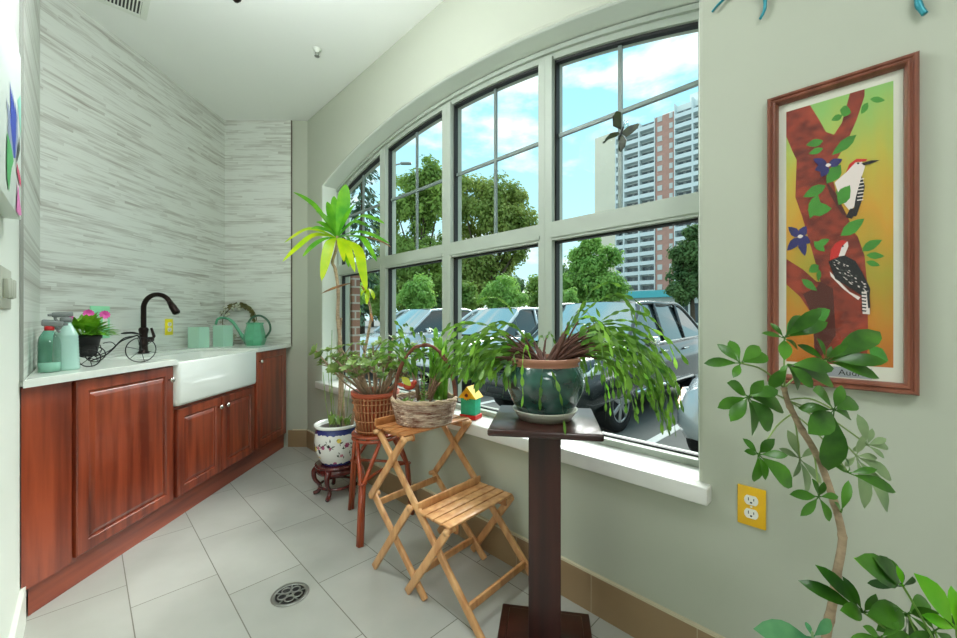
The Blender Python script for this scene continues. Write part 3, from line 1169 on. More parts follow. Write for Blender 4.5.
for k in range(6):
    a = pi * k / 3
    m.tube(catmull([PC + Vector((cos(a) * .05, sin(a) * .05, -.003)), PC + Vector((cos(a) * .062, sin(a) * .062, .02)), PC + Vector((cos(a) * .056, sin(a) * .056, .045))], 4), .0018, 5)
m.tube([PC + Vector((-.05, 0, -.004)), PC + Vector((.05, 0, -.004))], .002, 5)
m.tube([PC + Vector((0, -.05, -.004)), PC + Vector((0, .05, -.004))], .002, 5)
m.tube([PC + Vector((.0, .0, -.004)), (RN + RF) / 2], .003, 5)
m.build('pot_ring', M_wire, t)

M_begleaf = leafmat('bedding plant leaf', (86, 158, 34), (156, 208, 62), .35)
M_pink = mat('pink petal', (232, 92, 178), rough=.5)
t = thing('flowering_plant', PC, 'small leafy plant with pink flowers in a black pot on the tricycle', 'potted plant')
m = MB()
m.lathe([(0, 0), (.044, 0), (.045, .004), (.058, .078), (.063, .079), (.064, .098), (.059, .098), (.056, .085), (0, .084)], PC, 28)
m.build('pot', M_black, t)
rnd = random.Random(4)
m = MB()
for k in range(130):
    a = rnd.uniform(0, 2 * pi)
    el = rnd.uniform(.1, 1.35)
    L = rnd.uniform(.07, .13)
    base = PC + Vector((cos(a) * .015, sin(a) * .015, .09))
    d = Vector((cos(a) * cos(el), sin(a) * cos(el), sin(el)))
    p1 = base + d * (L * .45)
    leaf(m, p1, p1 + (d + Vector((0, 0, -.25))).normalized() * rnd.uniform(.045, .07), rnd.uniform(.024, .034), arch=.08, fold=.2, n=4)
    m.tube([base, p1], .0012, 4)
m.build('leaves', M_begleaf, t)
m = MB()
for (dx, dy, dz) in ((-.015, -.065, .185), (.055, .045, .195), (.02, .0, .20)):
    m = MB()
    c = PC + Vector((dx, dy, dz))
    for k in range(12):
        a = k * 2 * pi / 12
        leaf(m, c, c + Vector((cos(a) * .016, cos(a) * .016, sin(a) * .022)) + Vector((.006, -.006, 0)) * (k % 2), .017, up=(.7, -.7, .2), n=3)
    m.build('flower', M_pink, t)

# mint boxes
M_mint = mat('mint ceramic', (172, 212, 190), rough=.35, coat=.2)
for (x, y, h, lab) in ((-2.12, 2.985, .155, 'square mint green canister, the left one of two beside the sink'),
                       (-2.03, 3.13, .165, 'square mint green canister standing next to the wreath')):
    t = thing('canister', (x, y, CT), lab, 'canister', 'mint canisters on the counter')
    m = MB()
    Rz = Matrix.Rotation(radians(80), 4, 'Z')
    s = .047
    rings = [[(-s, -s, 0), (s, -s, 0), (s, s, 0), (-s, s, 0)], [(-s, -s, h), (s, -s, h), (s, s, h), (-s, s, h)],
             [(-s + .005, -s + .005, h), (s - .005, -s + .005, h), (s - .005, s - .005, h), (-s + .005, s - .005, h)],
             [(-s + .005, -s + .005, .02), (s - .005, -s + .005, .02), (s - .005, s - .005, .02), (-s + .005, s - .005, .02)]]
    vs = [(Rz @ Vector(p)) + Vector((x, y, CT)) for r in rings for p in r]
    fs = [[i * 4 + j, i * 4 + (j + 1) % 4, i * 4 + 4 + (j + 1) % 4, i * 4 + 4 + j] for i in range(3) for j in range(4)] + [[3, 2, 1, 0], [12, 13, 14, 15]]
    m.add(vs, fs)
    m.build('canister_body', M_mint, t)

# green watering can
M_can = mat('green enamel', (84, 160, 122), rough=.3, coat=.4, var=.15, vscale=(12, 12, 12))
wc = Vector((-1.845, 3.25, CT))
t = thing('watering_can', wc, 'green faceted watering can with a long curved spout in the corner', 'watering can')
m = MB()
m.lathe([(0, 0), (.070, 0), (.082, .035), (.086, .05), (.060, .17), (.066, .178), (.066, .186), (.055, .186), (.05, .17), (0, .165)], wc, 8, smooth=False, rot=pi / 8)
m.build('can_body', M_can, t)
m = MB()
hd = Vector((1, .25, 0)).normalized()
m.tube(catmull([wc + hd * -.05 + Vector((0, 0, .185)), wc + hd * -.01 + Vector((0, 0, .235)), wc + hd * .05 + Vector((0, 0, .24)), wc + hd * .105 + Vector((0, 0, .19)), wc + hd * .115 + Vector((0, 0, .12)), wc + hd * .078 + Vector((0, 0, .06))], 5), .0085, 10)
m.build('handle', mat('dark green enamel', (46, 92, 66), rough=.35, coat=.3), t)
m = MB()
sp = Vector((-1, -.12, 0)).normalized()
m.tube(catmull([wc + sp * .06 + Vector((0, 0, .03)), wc + sp * .10 + Vector((0, 0, .08)), wc + sp * .17 + Vector((0, 0, .19)), wc + sp * .235 + Vector((0, 0, .225)), wc + sp * .285 + Vector((0, 0, .215)), wc + sp * .30 + Vector((0, 0, .17))], 5), [.016] * 6 + [.013] * 6 + [.010] * 6 + [.009] * 6 + [.009] * 2, 10)
m.build('spout', M_can, t)

# wreath of clear beads leaning on the wall
wcx = Vector((-2.075, 3.40, CT + .190))
t = thing('bead_wreath', (wcx.x, wcx.y, CT), 'round wreath of clear beads with an olive spray, leaning on the tile', 'wreath')
tilt = lambda a, r, d=0: wcx + Vector((cos(a) * r, sin(a) * r * .10 + .0 + d, sin(a) * r))
m = MB()
for rr in (.16, .135):
    m.tube([tilt(2 * pi * i / 36, rr) for i in range(36)], .0035, 6, closed=True)
m.build('wire_ring', mat('olive wire', (96, 92, 56), rough=.5), t)
rnd = random.Random(9)
M_bead = mat('clear bead', (188, 192, 170), rough=.08, coat=.8)
for k in range(72):
    a = rnd.uniform(.45 * pi, 2.1 * pi)
    m = MB()
    m.ball(tilt(a, rnd.uniform(.105, .17), -rnd.uniform(.004, .022)), rnd.uniform(.008, .017), 1)
    m.build('bead', M_bead, t)
m = MB()
for k in range(90):
    a = rnd.uniform(.05 * pi, .68 * pi)
    p = tilt(a, .15, -.008)
    q = tilt(a + rnd.uniform(-.35, .35), .15 + rnd.uniform(-.03, .02), -rnd.uniform(.01, .02))
    leaf(m, p, q + Vector((0, 0, .004)), .022, up=(0, -1, .2), n=3)
m.build('olive_spray', leafmat('olive leaf', (70, 72, 30), (104, 96, 50), .2), t)
# ================================================================== PICTURES
M_pframe = wood('picture frame wood', (104, 56, 40), (142, 84, 64), 'Z', 12, .35, .25)
M_mat = mat('picture mat', (212, 210, 196), rough=.8)
M_pglass = thin_glass('picture glass', (255, 255, 255), 0.05, .03)
PU0, PU1, PZ0, PZ1 = 3.302, 3.590, .950, 1.749


def wall_pt(x, y, w):
    """photo pixel to (u, z) on the plane w of the window wall"""
    tt = (x - CX) / F_PX
    s = 1.96 + w * sqrt(2)
    Y = s / (1 + tt)
    X = tt * Y
    return ((X + 1.504) - (Y - 3.464)) * S2, EYE - (y - HZ) / F_PX * Y


t = thing('framed_picture', W((PU0 + PU1) / 2, 0, PZ0), 'tall wood framed picture of two woodpeckers on a red tree', 'picture')
m = MB()
prof = [(0, 0), (0, -.020), (.003, -.024), (.008, -.024), (.010, -.021), (.012, -.021), (.015, -.025), (.019, -.024), (.023, -.016), (.025, -.008), (.025, 0)]
vs = []
for ins, w in prof:
    vs += [W(PU0 + ins, w, PZ0 + ins), W(PU1 - ins, w, PZ0 + ins), W(PU1 - ins, w, PZ1 - ins), W(PU0 + ins, w, PZ1 - ins)]
n = len(prof)
fs = [[i * 4 + j, i * 4 + (j + 1) % 4, (i + 1) % n * 4 + (j + 1) % 4, (i + 1) % n * 4 + j] for i in range(n) for j in range(4)]
m.add(vs, fs)
m.build('frame', M_pframe, t)
m = MB()
wbox(m, PU0 + .02, PU1 - .02, -.007, -.002, PZ0 + .02, PZ1 - .02)
m.build('mat_board', M_mat, t)

AW = -.0075
AU0, AU1, AZ0, AZ1 = PU0 + .0415, PU1 - .0415, 1.010, 1.702
M_art_bg = mat('art background', (200, 170, 60), rough=.6)
nt = M_art_bg.node_tree
tc = nd(nt, 'ShaderNodeTexCoord')
sp_ = nd(nt, 'ShaderNodeSeparateXYZ')
nt.links.new(tc.outputs['Generated'], sp_.inputs[0])
no = nd(nt, 'ShaderNodeTexNoise')
no.inputs['Scale'].default_value = 3.5
nt.links.new(tc.outputs['Generated'], no.inputs['Vector'])
cr = nd(nt, 'ShaderNodeValToRGB')
els = cr.color_ramp.elements
els[0].position, els[0].color = 0.0, rgb(178, 100, 20)
els[1].position, els[1].color = 1.0, rgb(134, 182, 98)
for p_, c_ in ((.18, (186, 120, 28)), (.35, (160, 146, 42)), (.55, (200, 146, 44)), (.75, (182, 172, 66))):
    x_ = els.new(p_)
    x_.color = rgb(*c_)
nt.links.new(math_n(nt, 'ADD', sp_.outputs['Z'], math_n(nt, 'MULTIPLY', math_n(nt, 'SUBTRACT', no.outputs[0], .5), .35)), cr.inputs[0])
nt.links.new(cr.outputs[0], nt.nodes['Principled BSDF'].inputs['Base Color'])
ART = [M_art_bg, wood('art bark', (92, 26, 16), (156, 58, 34), 'X', 20, .6, 0, 4), mat('art green', (62, 132, 40), rough=.6, var=.2, vscale=(30, 30, 30)),
       mat('art white', (226, 212, 206), rough=.6), mat('art red', (196, 36, 30), rough=.6), mat('art black', (26, 24, 28), rough=.6),
       mat('art blue', (42, 38, 96), rough=.6, var=.3, vscale=(40, 40, 40)), mat('art grey', (92, 98, 92), rough=.6), mat('art bark dark', (78, 26, 18), rough=.6)]
a1 = lambda x, y: wall_pt(770 + x / 3.753, 80 + y / 3.753, AW)
a2 = lambda x, y: wall_pt(770 + x / 3.647, 220 + y / 3.647, AW)
m = MB()
LAY = [0]


def ap(pts, mi):
    LAY[0] += 1
    w = AW - .00004 * LAY[0]
    m.poly([W(min(AU1, max(AU0, u)), w, min(AZ1, max(AZ0, z))) for u, z in pts], mi)


def aleaf(f, x0, y0, x1, y1, wd, mi=2):
    dx, dy = x1 - x0, y1 - y0
    L = sqrt(dx * dx + dy * dy)
    nx, ny = -dy / L * wd / 2, dx / L * wd / 2
    ap([f(x0, y0), f(x0 + dx * .25 + nx * .8, y0 + dy * .25 + ny * .8), f(x0 + dx * .5 + nx, y0 + dy * .5 + ny), f(x0 + dx * .8 + nx * .55, y0 + dy * .8 + ny * .55),
        f(x1, y1), f(x0 + dx * .8 - nx * .55, y0 + dy * .8 - ny * .55), f(x0 + dx * .5 - nx, y0 + dy * .5 - ny), f(x0 + dx * .25 - nx * .8, y0 + dy * .25 - ny * .8)], mi)


m.poly([W(AU0, AW, AZ0), W(AU1, AW, AZ0), W(AU1, AW, AZ1), W(AU0, AW, AZ1)], 0)
trunk = [a1(50, 115), a1(150, 82), a1(185, 150), a1(210, 195), a1(240, 205), a1(270, 160), a1(300, 40), a1(355, 22), a1(355, 60), a1(325, 150), a1(290, 230),
         a1(250, 300), a1(235, 370), a1(250, 430), a1(290, 510), a1(318, 575), a2(320, 60), a2(345, 130), a2(355, 240), a2(358, 430), a2(352, 545), a2(160, 545), a2(160, 430),
         a2(150, 340), a2(110, 280), a2(48, 235), a2(48, 143), a2(120, 180), a2(170, 225), a2(185, 225), a2(150, 100), a1(120, 510), a1(95, 440), a1(100, 300), a1(85, 270), a1(50, 215)]
ap(trunk, 1)
ap([a2(185, 225), a2(230, 250), a2(240, 420), a2(170, 540), a2(160, 430), a2(150, 340), a2(120, 270), a2(170, 245)], 8)
ap([a1(205, 370), a1(250, 430), a1(290, 510), a1(270, 505), a1(225, 430)], 8)
for (x0, y0, x1, y1, w_) in ((200, 228, 135, 245, 30), (200, 256, 145, 278, 24), (272, 132, 230, 152, 24), (262, 112, 305, 122, 44), (375, 72, 432, 76, 24), (368, 84, 342, 128, 24),
                             (325, 205, 232, 282, 38), (266, 318, 212, 388, 52), (290, 380, 262, 462, 56), (305, 440, 245, 420, 40), (210, 395, 124, 440, 40), (140, 488, 232, 482, 54), (180, 430, 150, 520, 44), (265, 585, 355, 520, 46), (345, 635, 420, 600, 34)):
    aleaf(a1, x0, y0, x1, y1, w_)
for (x0, y0, x1, y1, w_) in ((335, 115, 410, 72, 28), (350, 128, 418, 132, 26), (350, 152, 402, 166, 22), (170, 92, 218, 70, 26), (160, 78, 200, 115, 30), (178, 165, 142, 190, 34), (180, 180, 176, 225, 18),
                             (115, 215, 172, 258, 28), (155, 362, 220, 328, 56), (325, 442, 405, 418, 44), (360, 465, 432, 515, 50), (60, 400, 110, 345, 30)):
    aleaf(a2, x0, y0, x1, y1, w_)
for (cx, cy, ff, tips) in ((110, 62, a2, ((66, 25), (62, 112), (128, 132), (148, 84), (132, 22))), (218, 322, a1, ((162, 296), (168, 338), (272, 298), (192, 364)))):
    for x1, y1 in tips:
        aleaf(ff, cx, cy, x1, y1, 32, 6)
    aleaf(ff, cx - 10, cy, cx + 12, cy - 4, 14, 3)
# upper bird
ap([a1(288, 345), a1(310, 312), a1(345, 308), a1(357, 325), a1(342, 370), a1(335, 430), a1(322, 470), a1(300, 492), a1(265, 450), a1(243, 385)], 3)
ap([a1(284, 350), a1(298, 316), a1(325, 296), a1(365, 297), a1(360, 306), a1(322, 309), a1(302, 330)], 4)
ap([a1(343, 314), a1(380, 302), a1(413, 301), a1(376, 316), a1(352, 321)], 5)
ap([a1(344, 360), a1(356, 400), a1(346, 450), a1(324, 512), a1(310, 512), a1(322, 440)], 5)
for k in range(7):
    y = 372 + k * 13
    ap([a1(333 - k, y), a1(353 - k * .5, y - 3), a1(353 - k * .5, y + 1), a1(333 - k, y + 4)], 3)
ap([a1(300, 484), a1(328, 480), a1(308, 522), a1(284, 516)], 5)
aleaf(a1, 326, 314, 336, 313, 8, 5)
aleaf(a1, 258, 470, 300, 395, 48)
aleaf(a1, 285, 400, 262, 462, 40)
# lower bird
ap([a2(218, 188), a2(290, 262), a2(330, 282), a2(322, 292), a2(268, 252), a2(222, 205)], 3)
ap([a2(214, 152), a2(270, 128), a2(312, 150), a2(336, 190), a2(366, 250), a2(362, 290), a2(334, 276), a2(290, 246), a2(238, 215)], 5)
ap([a2(238, 88), a2(262, 74), a2(284, 80), a2(286, 96), a2(272, 130), a2(244, 134)], 3)
ap([a2(238, 86), a2(262, 73), a2(282, 78), a2(262, 98), a2(250, 134), a2(218, 148), a2(222, 110)], 4)
ap([a2(334, 262), a2(362, 258), a2(364, 344), a2(338, 342)], 3)
for k in range(6):
    y = 268 + k * 12
    ap([a2(334, y), a2(352, y + 2), a2(350, y + 7), a2(334, y + 5)], 5)
ap([a2(352, 262), a2(362, 258), a2(366, 320), a2(358, 322)], 5)
rb = random.Random(2)
for k in range(60):
    tt, ss = rb.random(), rb.random()
    x = 228 + 118 * tt + rb.uniform(-6, 6)
    y = 146 + 100 * tt + (ss - .4) * 62 * (1 - abs(tt - .45))
    ap([a2(x, y), a2(x + 7, y + 3), a2(x + 8, y + 6), a2(x + 1, y + 3)], 3 if k % 3 else 7)
aleaf(a2, 262, 96, 270, 97, 7, 5)
m.build('artwork', ART, t, fixn=False)
# caption strip
m = MB()
lu0, lu1 = wall_pt(812, 372, AW)[0], wall_pt(872, 375, AW)[0]
m.poly([W(lu0, -.0077, .978), W(lu1, -.0077, .978), W(lu1, -.0077, 1.004), W(lu0, -.0077, 1.004)])
cap = m.build('caption_strip', mat('caption grey', (150, 154, 158), rough=.6), t, fixn=False)
fc = bpy.data.curves.new('lettering', 'FONT')
fc.body = 'Audrick'
fc.size = .021
fc.extrude = .0002
_tmp = bpy.data.objects.new('lettering_curve', fc)
COL.objects.link(_tmp)
bpy.context.view_layer.update()
_me = bpy.data.meshes.new_from_object(_tmp.evaluated_get(bpy.context.evaluated_depsgraph_get()))
bpy.data.objects.remove(_tmp)
_me.materials.clear()
_me.materials.append(M_black)
fo = bpy.data.objects.new('lettering', _me)
fo.parent = cap
p_ = W(lu0 + .052, -.0079, .9835) - ORIGIN[t.name]
fo.matrix_local = Matrix.Translation(p_) @ Matrix(((S2, 0, -S2), (-S2, 0, -S2), (0, 1, 0))).to_4x4()
COL.objects.link(fo)
m = MB()
m.poly([W(PU0 + .024, -.0125, PZ0 + .024), W(PU1 - .024, -.0125, PZ0 + .024), W(PU1 - .024, -.0125, PZ1 - .024), W(PU0 + .024, -.0125, PZ1 - .024)])
m.build('glass', M_pglass, t, fixn=False)

# flower picture on the left wall
CV0, CV1, CZ0, CZ1, CR = .405, .95, 1.42, 1.90, .026


def lw_pt(x, y, r):
    tt = (x - CX) / F_PX
    s = -.225 + r * sqrt(2)
    Y = s / (1 + tt)
    X = tt * Y
    return ((X + 1.66) - (Y - 1.435)) * S2, EYE - (y - HZ) / F_PX * Y


t = thing('flower_picture', LW((CV0 + CV1) / 2, 0, CZ0), 'white panel painted with a blue and green flower on the left wall', 'picture')
m = MB()
Mx = Matrix(RL).transposed().to_4x4()
m.box(LW((CV0 + CV1) / 2, CR / 2 - .004, (CZ0 + CZ1) / 2), (CV1 - CV0, CZ1 - CZ0, CR + .008), mat=Mx, bev=.002)
m.build('panel', mat('white panel', (226, 236, 228), rough=.5), t)
m = MB()
LA = [0]


def lp(pts, mi):
    LA[0] += 1
    r = CR + .0006 + .00015 * LA[0]
    o_ = []
    for x, y in pts:
        v, z = lw_pt(x, y, CR)
        o_.append(LW(min(CV1 - .002, max(CV0 + .002, v)), r, min(CZ1 - .002, max(CZ0 + .002, z))))
    m.poly(o_, mi)


lp([(20, 95), (20.6, 102), (20.6, 140), (19, 120), (17, 100)], 4)
for tip, wd_, mi_ in (((5.6, 97), 1.6, 1), ((7.2, 103), 1.6, 1), ((9.3, 80), 1.5, 0), ((11, 87), 1.4, 0), ((12.6, 94), 1.4, 0), ((14.6, 101), 1.3, 0), ((17, 106), 1.0, 1)):
    bx = 13.9 + (tip[0] - 11) * .12
    hx, hy = tip[0] + (bx - tip[0]) * .42, tip[1] + (160 - tip[1]) * .42
    lp([tip, (hx + wd_ * .8, hy - 6), (hx + wd_, hy + 8), (bx + .5, 158), (bx - .5, 158), (hx - wd_, hy + 8), (hx - wd_ * .8, hy - 6)], mi_)
lp([(6.2, 132), (10, 146), (12.6, 161), (10.5, 168), (9.5, 176), (8, 192), (6, 178), (5.6, 160)], 2)
lp([(18.4, 136), (19, 150), (16.5, 160), (15.4, 162), (17, 148)], 5)
lp([(15.6, 162), (18.2, 172), (19.8, 180), (20, 187), (18, 182), (16, 172)], 3)
lp([(16.6, 182), (18, 195), (20.4, 215), (18.4, 216), (15.2, 212), (16, 196)], 6)
m.build('flower_artwork', [mat('petal blue', (58, 82, 186), rough=.6), mat('petal grey', (150, 162, 190), rough=.6), mat('leaf green paint', (84, 176, 104), rough=.6), mat('petal red', (216, 70, 110), rough=.6),
                           mat('wash aqua', (160, 226, 206), rough=.6), mat('paint dark', (70, 84, 76), rough=.6), mat('petal pink', (230, 130, 190), rough=.6)], t, fixn=False)

# teal wall ornament (its curled legs reach below the top of the view)
M_teal = mat('teal metal', (38, 134, 148), rough=.35, metal=.3)
t = thing('wall_ornament', W(3.36, 0, 2.0), 'teal metal wall ornament with curled strips hanging into the top edge above the bird picture', 'wall ornament')


def wp(x, y, w=-.012):
    u, z = wall_pt(x, y, w)
    return W(u, w, z)


m = MB()
body = [W(3.15 + .45 * i / 12, -.022, 2.27 + .02 * sin(i * .8)) for i in range(13)]
m.tube(body, [.004, .008, .012, .017, .022, .024, .024, .023, .02, .018, .018, .02, .012], 12)
m.build('ornament_body', M_teal, t)
for pts, rr in (([wp(712, 12), wp(717, 6), wp(724, -1), wp(742, -18), wp(770, -75)], (.0035, .004, .004, .006, .01)),
                ([wp(760, 19), wp(764.5, 10), wp(765, -1), wp(763, -20), wp(790, -80)], (.004, .0045, .005, .006, .01)),
                ([wp(925, 14), wp(920, 7), wp(917.5, -2), wp(916, -30), wp(880, -130)], (.006, .007, .006, .006, .01))):
    c_ = catmull(pts, 5)
    rs = [rr[min(4, int(i / len(c_) * 5))] for i in range(len(c_))]
    m = MB()
    m.tube(c_, rs, 8)
    m.build('curled_strip', M_teal, t)

# ================================================================== FURNITURE
# dark pedestal table
M_espresso = wood('espresso wood', (34, 11, 9), (66, 27, 20), 'Z', 9, .42, .08)
M_espressoh = wood('espresso wood top', (34, 12, 10), (62, 26, 21), 'X', 9, .3, .3)
pc = Vector((.226, 1.345, 0))
t = thing('pedestal_table', pc, 'tall square dark wood pedestal table before the window', 'pedestal table')
ROT = radians(-10)
m = MB()
m.box(pc + Vector((0, 0, .779)), (.345, .345, .022), rz=ROT, bev=.006)
m.build('table_top', M_espressoh, t)
m = MB()
m.box(pc + Vector((0, 0, .40)), (.105, .105, .737), rz=ROT, bev=.003)
m.build('column', M_espresso, t)
m = MB()
m.box(pc + Vector((0, 0, .011)), (.325, .325, .022), rz=ROT, bev=.004)
m.box(pc + Vector((0, 0, .027)), (.268, .268, .012), rz=ROT, bev=.005)
m.build('base', M_espressoh, t)

# folding two step plant stand
M_bamboo = wood('beech slat', (188, 130, 80), (222, 172, 118), 'Z', 14, .4, .15, 5)
M_bambood = wood('beech slat warm', (160, 100, 54), (200, 136, 82), 'X', 14, .4, .15, 4)
ep, en = Vector((.743, -.669, 0)), Vector((.669, .743, 0))
O_ = Vector((-.459, 1.795, 0))
SP = lambda s, n, z: O_ + ep * s + en * n + Vector((0, 0, z))
t = thing('folding_plant_stand', SP(.25, .18, 0), 'folding light wood plant stand with two slatted steps', 'plant stand')
NF = .36
for (n0, sg) in ((0.0, -1), (NF, 1)):
    k = sg * .017
    for (s0, z0, s1, z1, off) in ((.010, .618, .636, .008, 0), (-.028, .318, .329, .008, 0), (.216, .625, -.028, .318, k), (.2535, .352, .002, .008, k), (.474, .330, .242, .008, k)):
        m = MB()
        m.bar(SP(s0, n0 + off, z0), SP(s1, n0 + off, z1), .032, .015, en, bev=.004, ext=.006)
        m.build('leg', M_bamboo, t)
    for (s0, z0) in ((.012, .618), (.214, .622), (-.026, .318), (.2535, .350), (.472, .330)):
        m = MB()
        m.tube([SP(s0, n0 - .014 * 1.8, z0), SP(s0, n0 + .014 * 1.8, z0)], .011, 12)
        m.build('dowel_pin', M_bamboo, t)
for n0 in (.03, NF - .03):   # rails that carry the slats
    m = MB()
    m.bar(SP(-.002, n0, .618), SP(.222, n0, .620), .026, .014, en)
    m.build('top_rail', M_bambood, t)
    m = MB()
    m.bar(SP(.30, n0, .329), SP(.484, n0, .325), .030, .014, en)
    m.build('seat_rail', M_bambood, t)
for k in range(4):
    s = .030 + k * .055
    m = MB()
    m.bar(SP(s, -.016, .638), SP(s, NF + .016, .638), .044, .010, (0, 0, 1))
    m.build('top_slat', M_bambood, t)
for k in range(4):
    s = .322 + k * .0475
    m = MB()
    m.bar(SP(s, -.012, .347), SP(s, NF + .012, .347), .042, .010, (0, 0, 1))
    m.build('seat_slat', M_bamboo, t)
m = MB()
m.bar(SP(-.004, -.014, .655), SP(-.004, NF + .014, .655), .034, .012, ep)
m.build('back_strip', M_bambood, t)
m = MB()
m.bar(SP(.292, -.012, .364), SP(.292, NF + .012, .364), .034, .012, ep)
m.build('back_strip', M_bamboo, t)
for (s, z) in ((.004, .292), (.262, .072), (.562, .080)):
    m = MB()
    m.bar(SP(s, .006, z), SP(s, NF - .006, z), .030, .014, ep)
    m.build('cross_bar', M_bamboo, t)

# cane tripod stand
M_cane = wood('red cane', (126, 44, 16), (178, 78, 34), 'Z', 12, .3, .4)
cc = Vector((-.565, 2.16, 0))
t = thing('cane_stand', cc, 'red brown cane tripod stand beside the floral porcelain pot', 'plant stand')
CZ = .505
m = MB()
for rr, z in ((.118, CZ), (.118, CZ - .022)):
    m.tube([cc + Vector((cos(a) * rr, sin(a) * rr, z)) for a in [2 * pi * i / 30 for i in range(30)]], .009, 8, closed=True)
m.lathe([(0, CZ - .008), (.112, CZ - .008), (.112, CZ + .004), (0, CZ + .004)], (cc.x, cc.y, 0), 30)
m.build('top_ring', M_cane, t)
feet = [Vector((-.585, 1.945, 0)), Vector((-.752, 2.325, 0)), Vector((-.385, 2.27, 0))]
nodes = []
for k, fpt in enumerate(feet):
    dr = (fpt - cc)
    dr.z = 0
    r0 = dr.length
    dr.normalize()
    sd = Vector((-dr.y, dr.x, 0))
    nz = cc + dr * (r0 * .86) + Vector((0, 0, .30))
    nodes.append(nz)
    m = MB()
    fz = fpt + Vector((0, 0, .004))
    m.tube([fz + sd * .009, nz + sd * .008, cc + (dr * .9 + sd * .62).normalized() * .115 + Vector((0, 0, CZ - .01))], .0105, 10)
    m.tube([fz - sd * .009, nz - sd * .008, cc + (dr * .9 - sd * .62).normalized() * .115 + Vector((0, 0, CZ - .01))], .0105, 10)
    m.tube([fz + dr * .008, nz + dr * .007], .0095, 10)
    m.tube([nz + (sd * cos(a) + dr * sin(a)) * .021 for a in [i * pi / 6 for i in range(12)]], .004, 6, closed=True)
    m.build('leg', M_cane, t)
m = MB()
for k in range(3):
    a, b_ = nodes[k], nodes[(k + 1) % 3]
    mid = (a + b_) / 2
    mid = mid + (cc + Vector((0, 0, .30)) - mid) * .25
    m.tube(catmull([a, mid + Vector((0, 0, .015)), b_], 8), .008, 8)
m.build('stretcher', M_cane, t)

# carved stand under the porcelain pot
M_rose = wood('rosewood', (56, 14, 16), (96, 32, 28), 'Z', 12, .25, .5)
pp = Vector((-.915, 2.55, 0))
t = thing('carved_pot_stand', pp, 'low carved dark red wood stand under the floral porcelain pot', 'plant stand')
m = MB()
m.lathe([(0, .185), (.125, .185), (.135, .190), (.135, .200), (.120, .203), (0, .203)], (pp.x, pp.y, 0), 40)
m.lathe([(.100, .145), (.122, .145), (.128, .155), (.122, .185), (.100, .185)], (pp.x, pp.y, 0), 40)
m.build('seat', M_rose, t)
for k in range(5):
    a = radians(-95) + k * 2 * pi / 5
    d = Vector((cos(a), sin(a), 0))
    m = MB()
    pts = catmull([pp + d * .112 + Vector((0, 0, .178)), pp + d * .140 + Vector((0, 0, .150)), pp + d * .135 + Vector((0, 0, .10)), pp + d * .105 + Vector((0, 0, .06)), pp + d * .112 + Vector((0, 0, .025)), pp + d * .142 + Vector((0, 0, .012))], 5)
    rr = [.016, .020, .021, .020, .018, .017, .016, .0155, .015, .014, .013, .0125, .012, .012, .012, .012, .012, .0125, .013, .013, .0135, .014, .0135, .0125, .012, .0115]
    m.tube(pts, rr[:len(pts)] + [.011] * max(0, len(pts) - len(rr)), 10)
    m.build('leg', M_rose, t)
m = MB()
m.tube([pp + Vector((cos(a) * .104, sin(a) * .104, .062)) for a in [2 * pi * i / 30 for i in range(30)]], .009, 8, closed=True)
m.build('stretcher_ring', M_rose, t)

# bird house on the sill
bh = W(2.034, .036, ZSILL)
t = thing('bird_house', bh, 'small teal bird house with red base and yellow sunflower roof on sill', 'ornament')
m = MB()
m.box(bh + Vector((0, 0, .011)), (.096, .075, .022), rz=-pi / 4 + .3, bev=.003)
m.build('base', mat('red paint', (206, 40, 26), rough=.5), t)
m = MB()
m.box(bh + Vector((0, 0, .065)), (.084, .064, .086), rz=-pi / 4 + .3, bev=.002)
m.build('house_body', mat('teal paint', (40, 178, 138), rough=.5, var=.15, vscale=(30, 30, 30)), t)
m = MB()
Rz = Matrix.Rotation(-pi / 4 + .3, 4, 'Z')
g = lambda x, y, z: bh + (Rz @ Vector((x, y, z)))
m.prism([g(-.052, -.042, .108), g(.052, -.042, .108), g(0, -.042, .168)], [g(-.052, .042, .108), g(.052, .042, .108), g(0, .042, .168)])
m.build('roof', mat('yellow paint', (236, 190, 30), rough=.5), t)
m = MB()
for k in range(12):
    a = k * 2 * pi / 12
    leaf(m, g(0, -.044, .125), g(cos(a) * .027, -.046, .125 + sin(a) * .027), .013, up=(-.5, -.8, 0), n=3)
m.ball(g(0, -.047, .125), .010, 1, 1)
m.build('sunflower', [mat('sunflower petal', (246, 176, 24), rough=.5), mat('sunflower heart', (110, 50, 20), rough=.8)], t, fixn=False)
rd = W(2.37, .03, ZSILL)
m = MB()
m.lathe([(0, .001), (.034, .001), (.046, .014), (.043, .014), (.032, .004), (0, .004)], rd, 24)
tag(m.build('dish', mat('orange red glaze', (222, 84, 46), rough=.3, coat=.3), origin=rd), 'small orange red dish on the sill behind the pedestal table', 'dish')

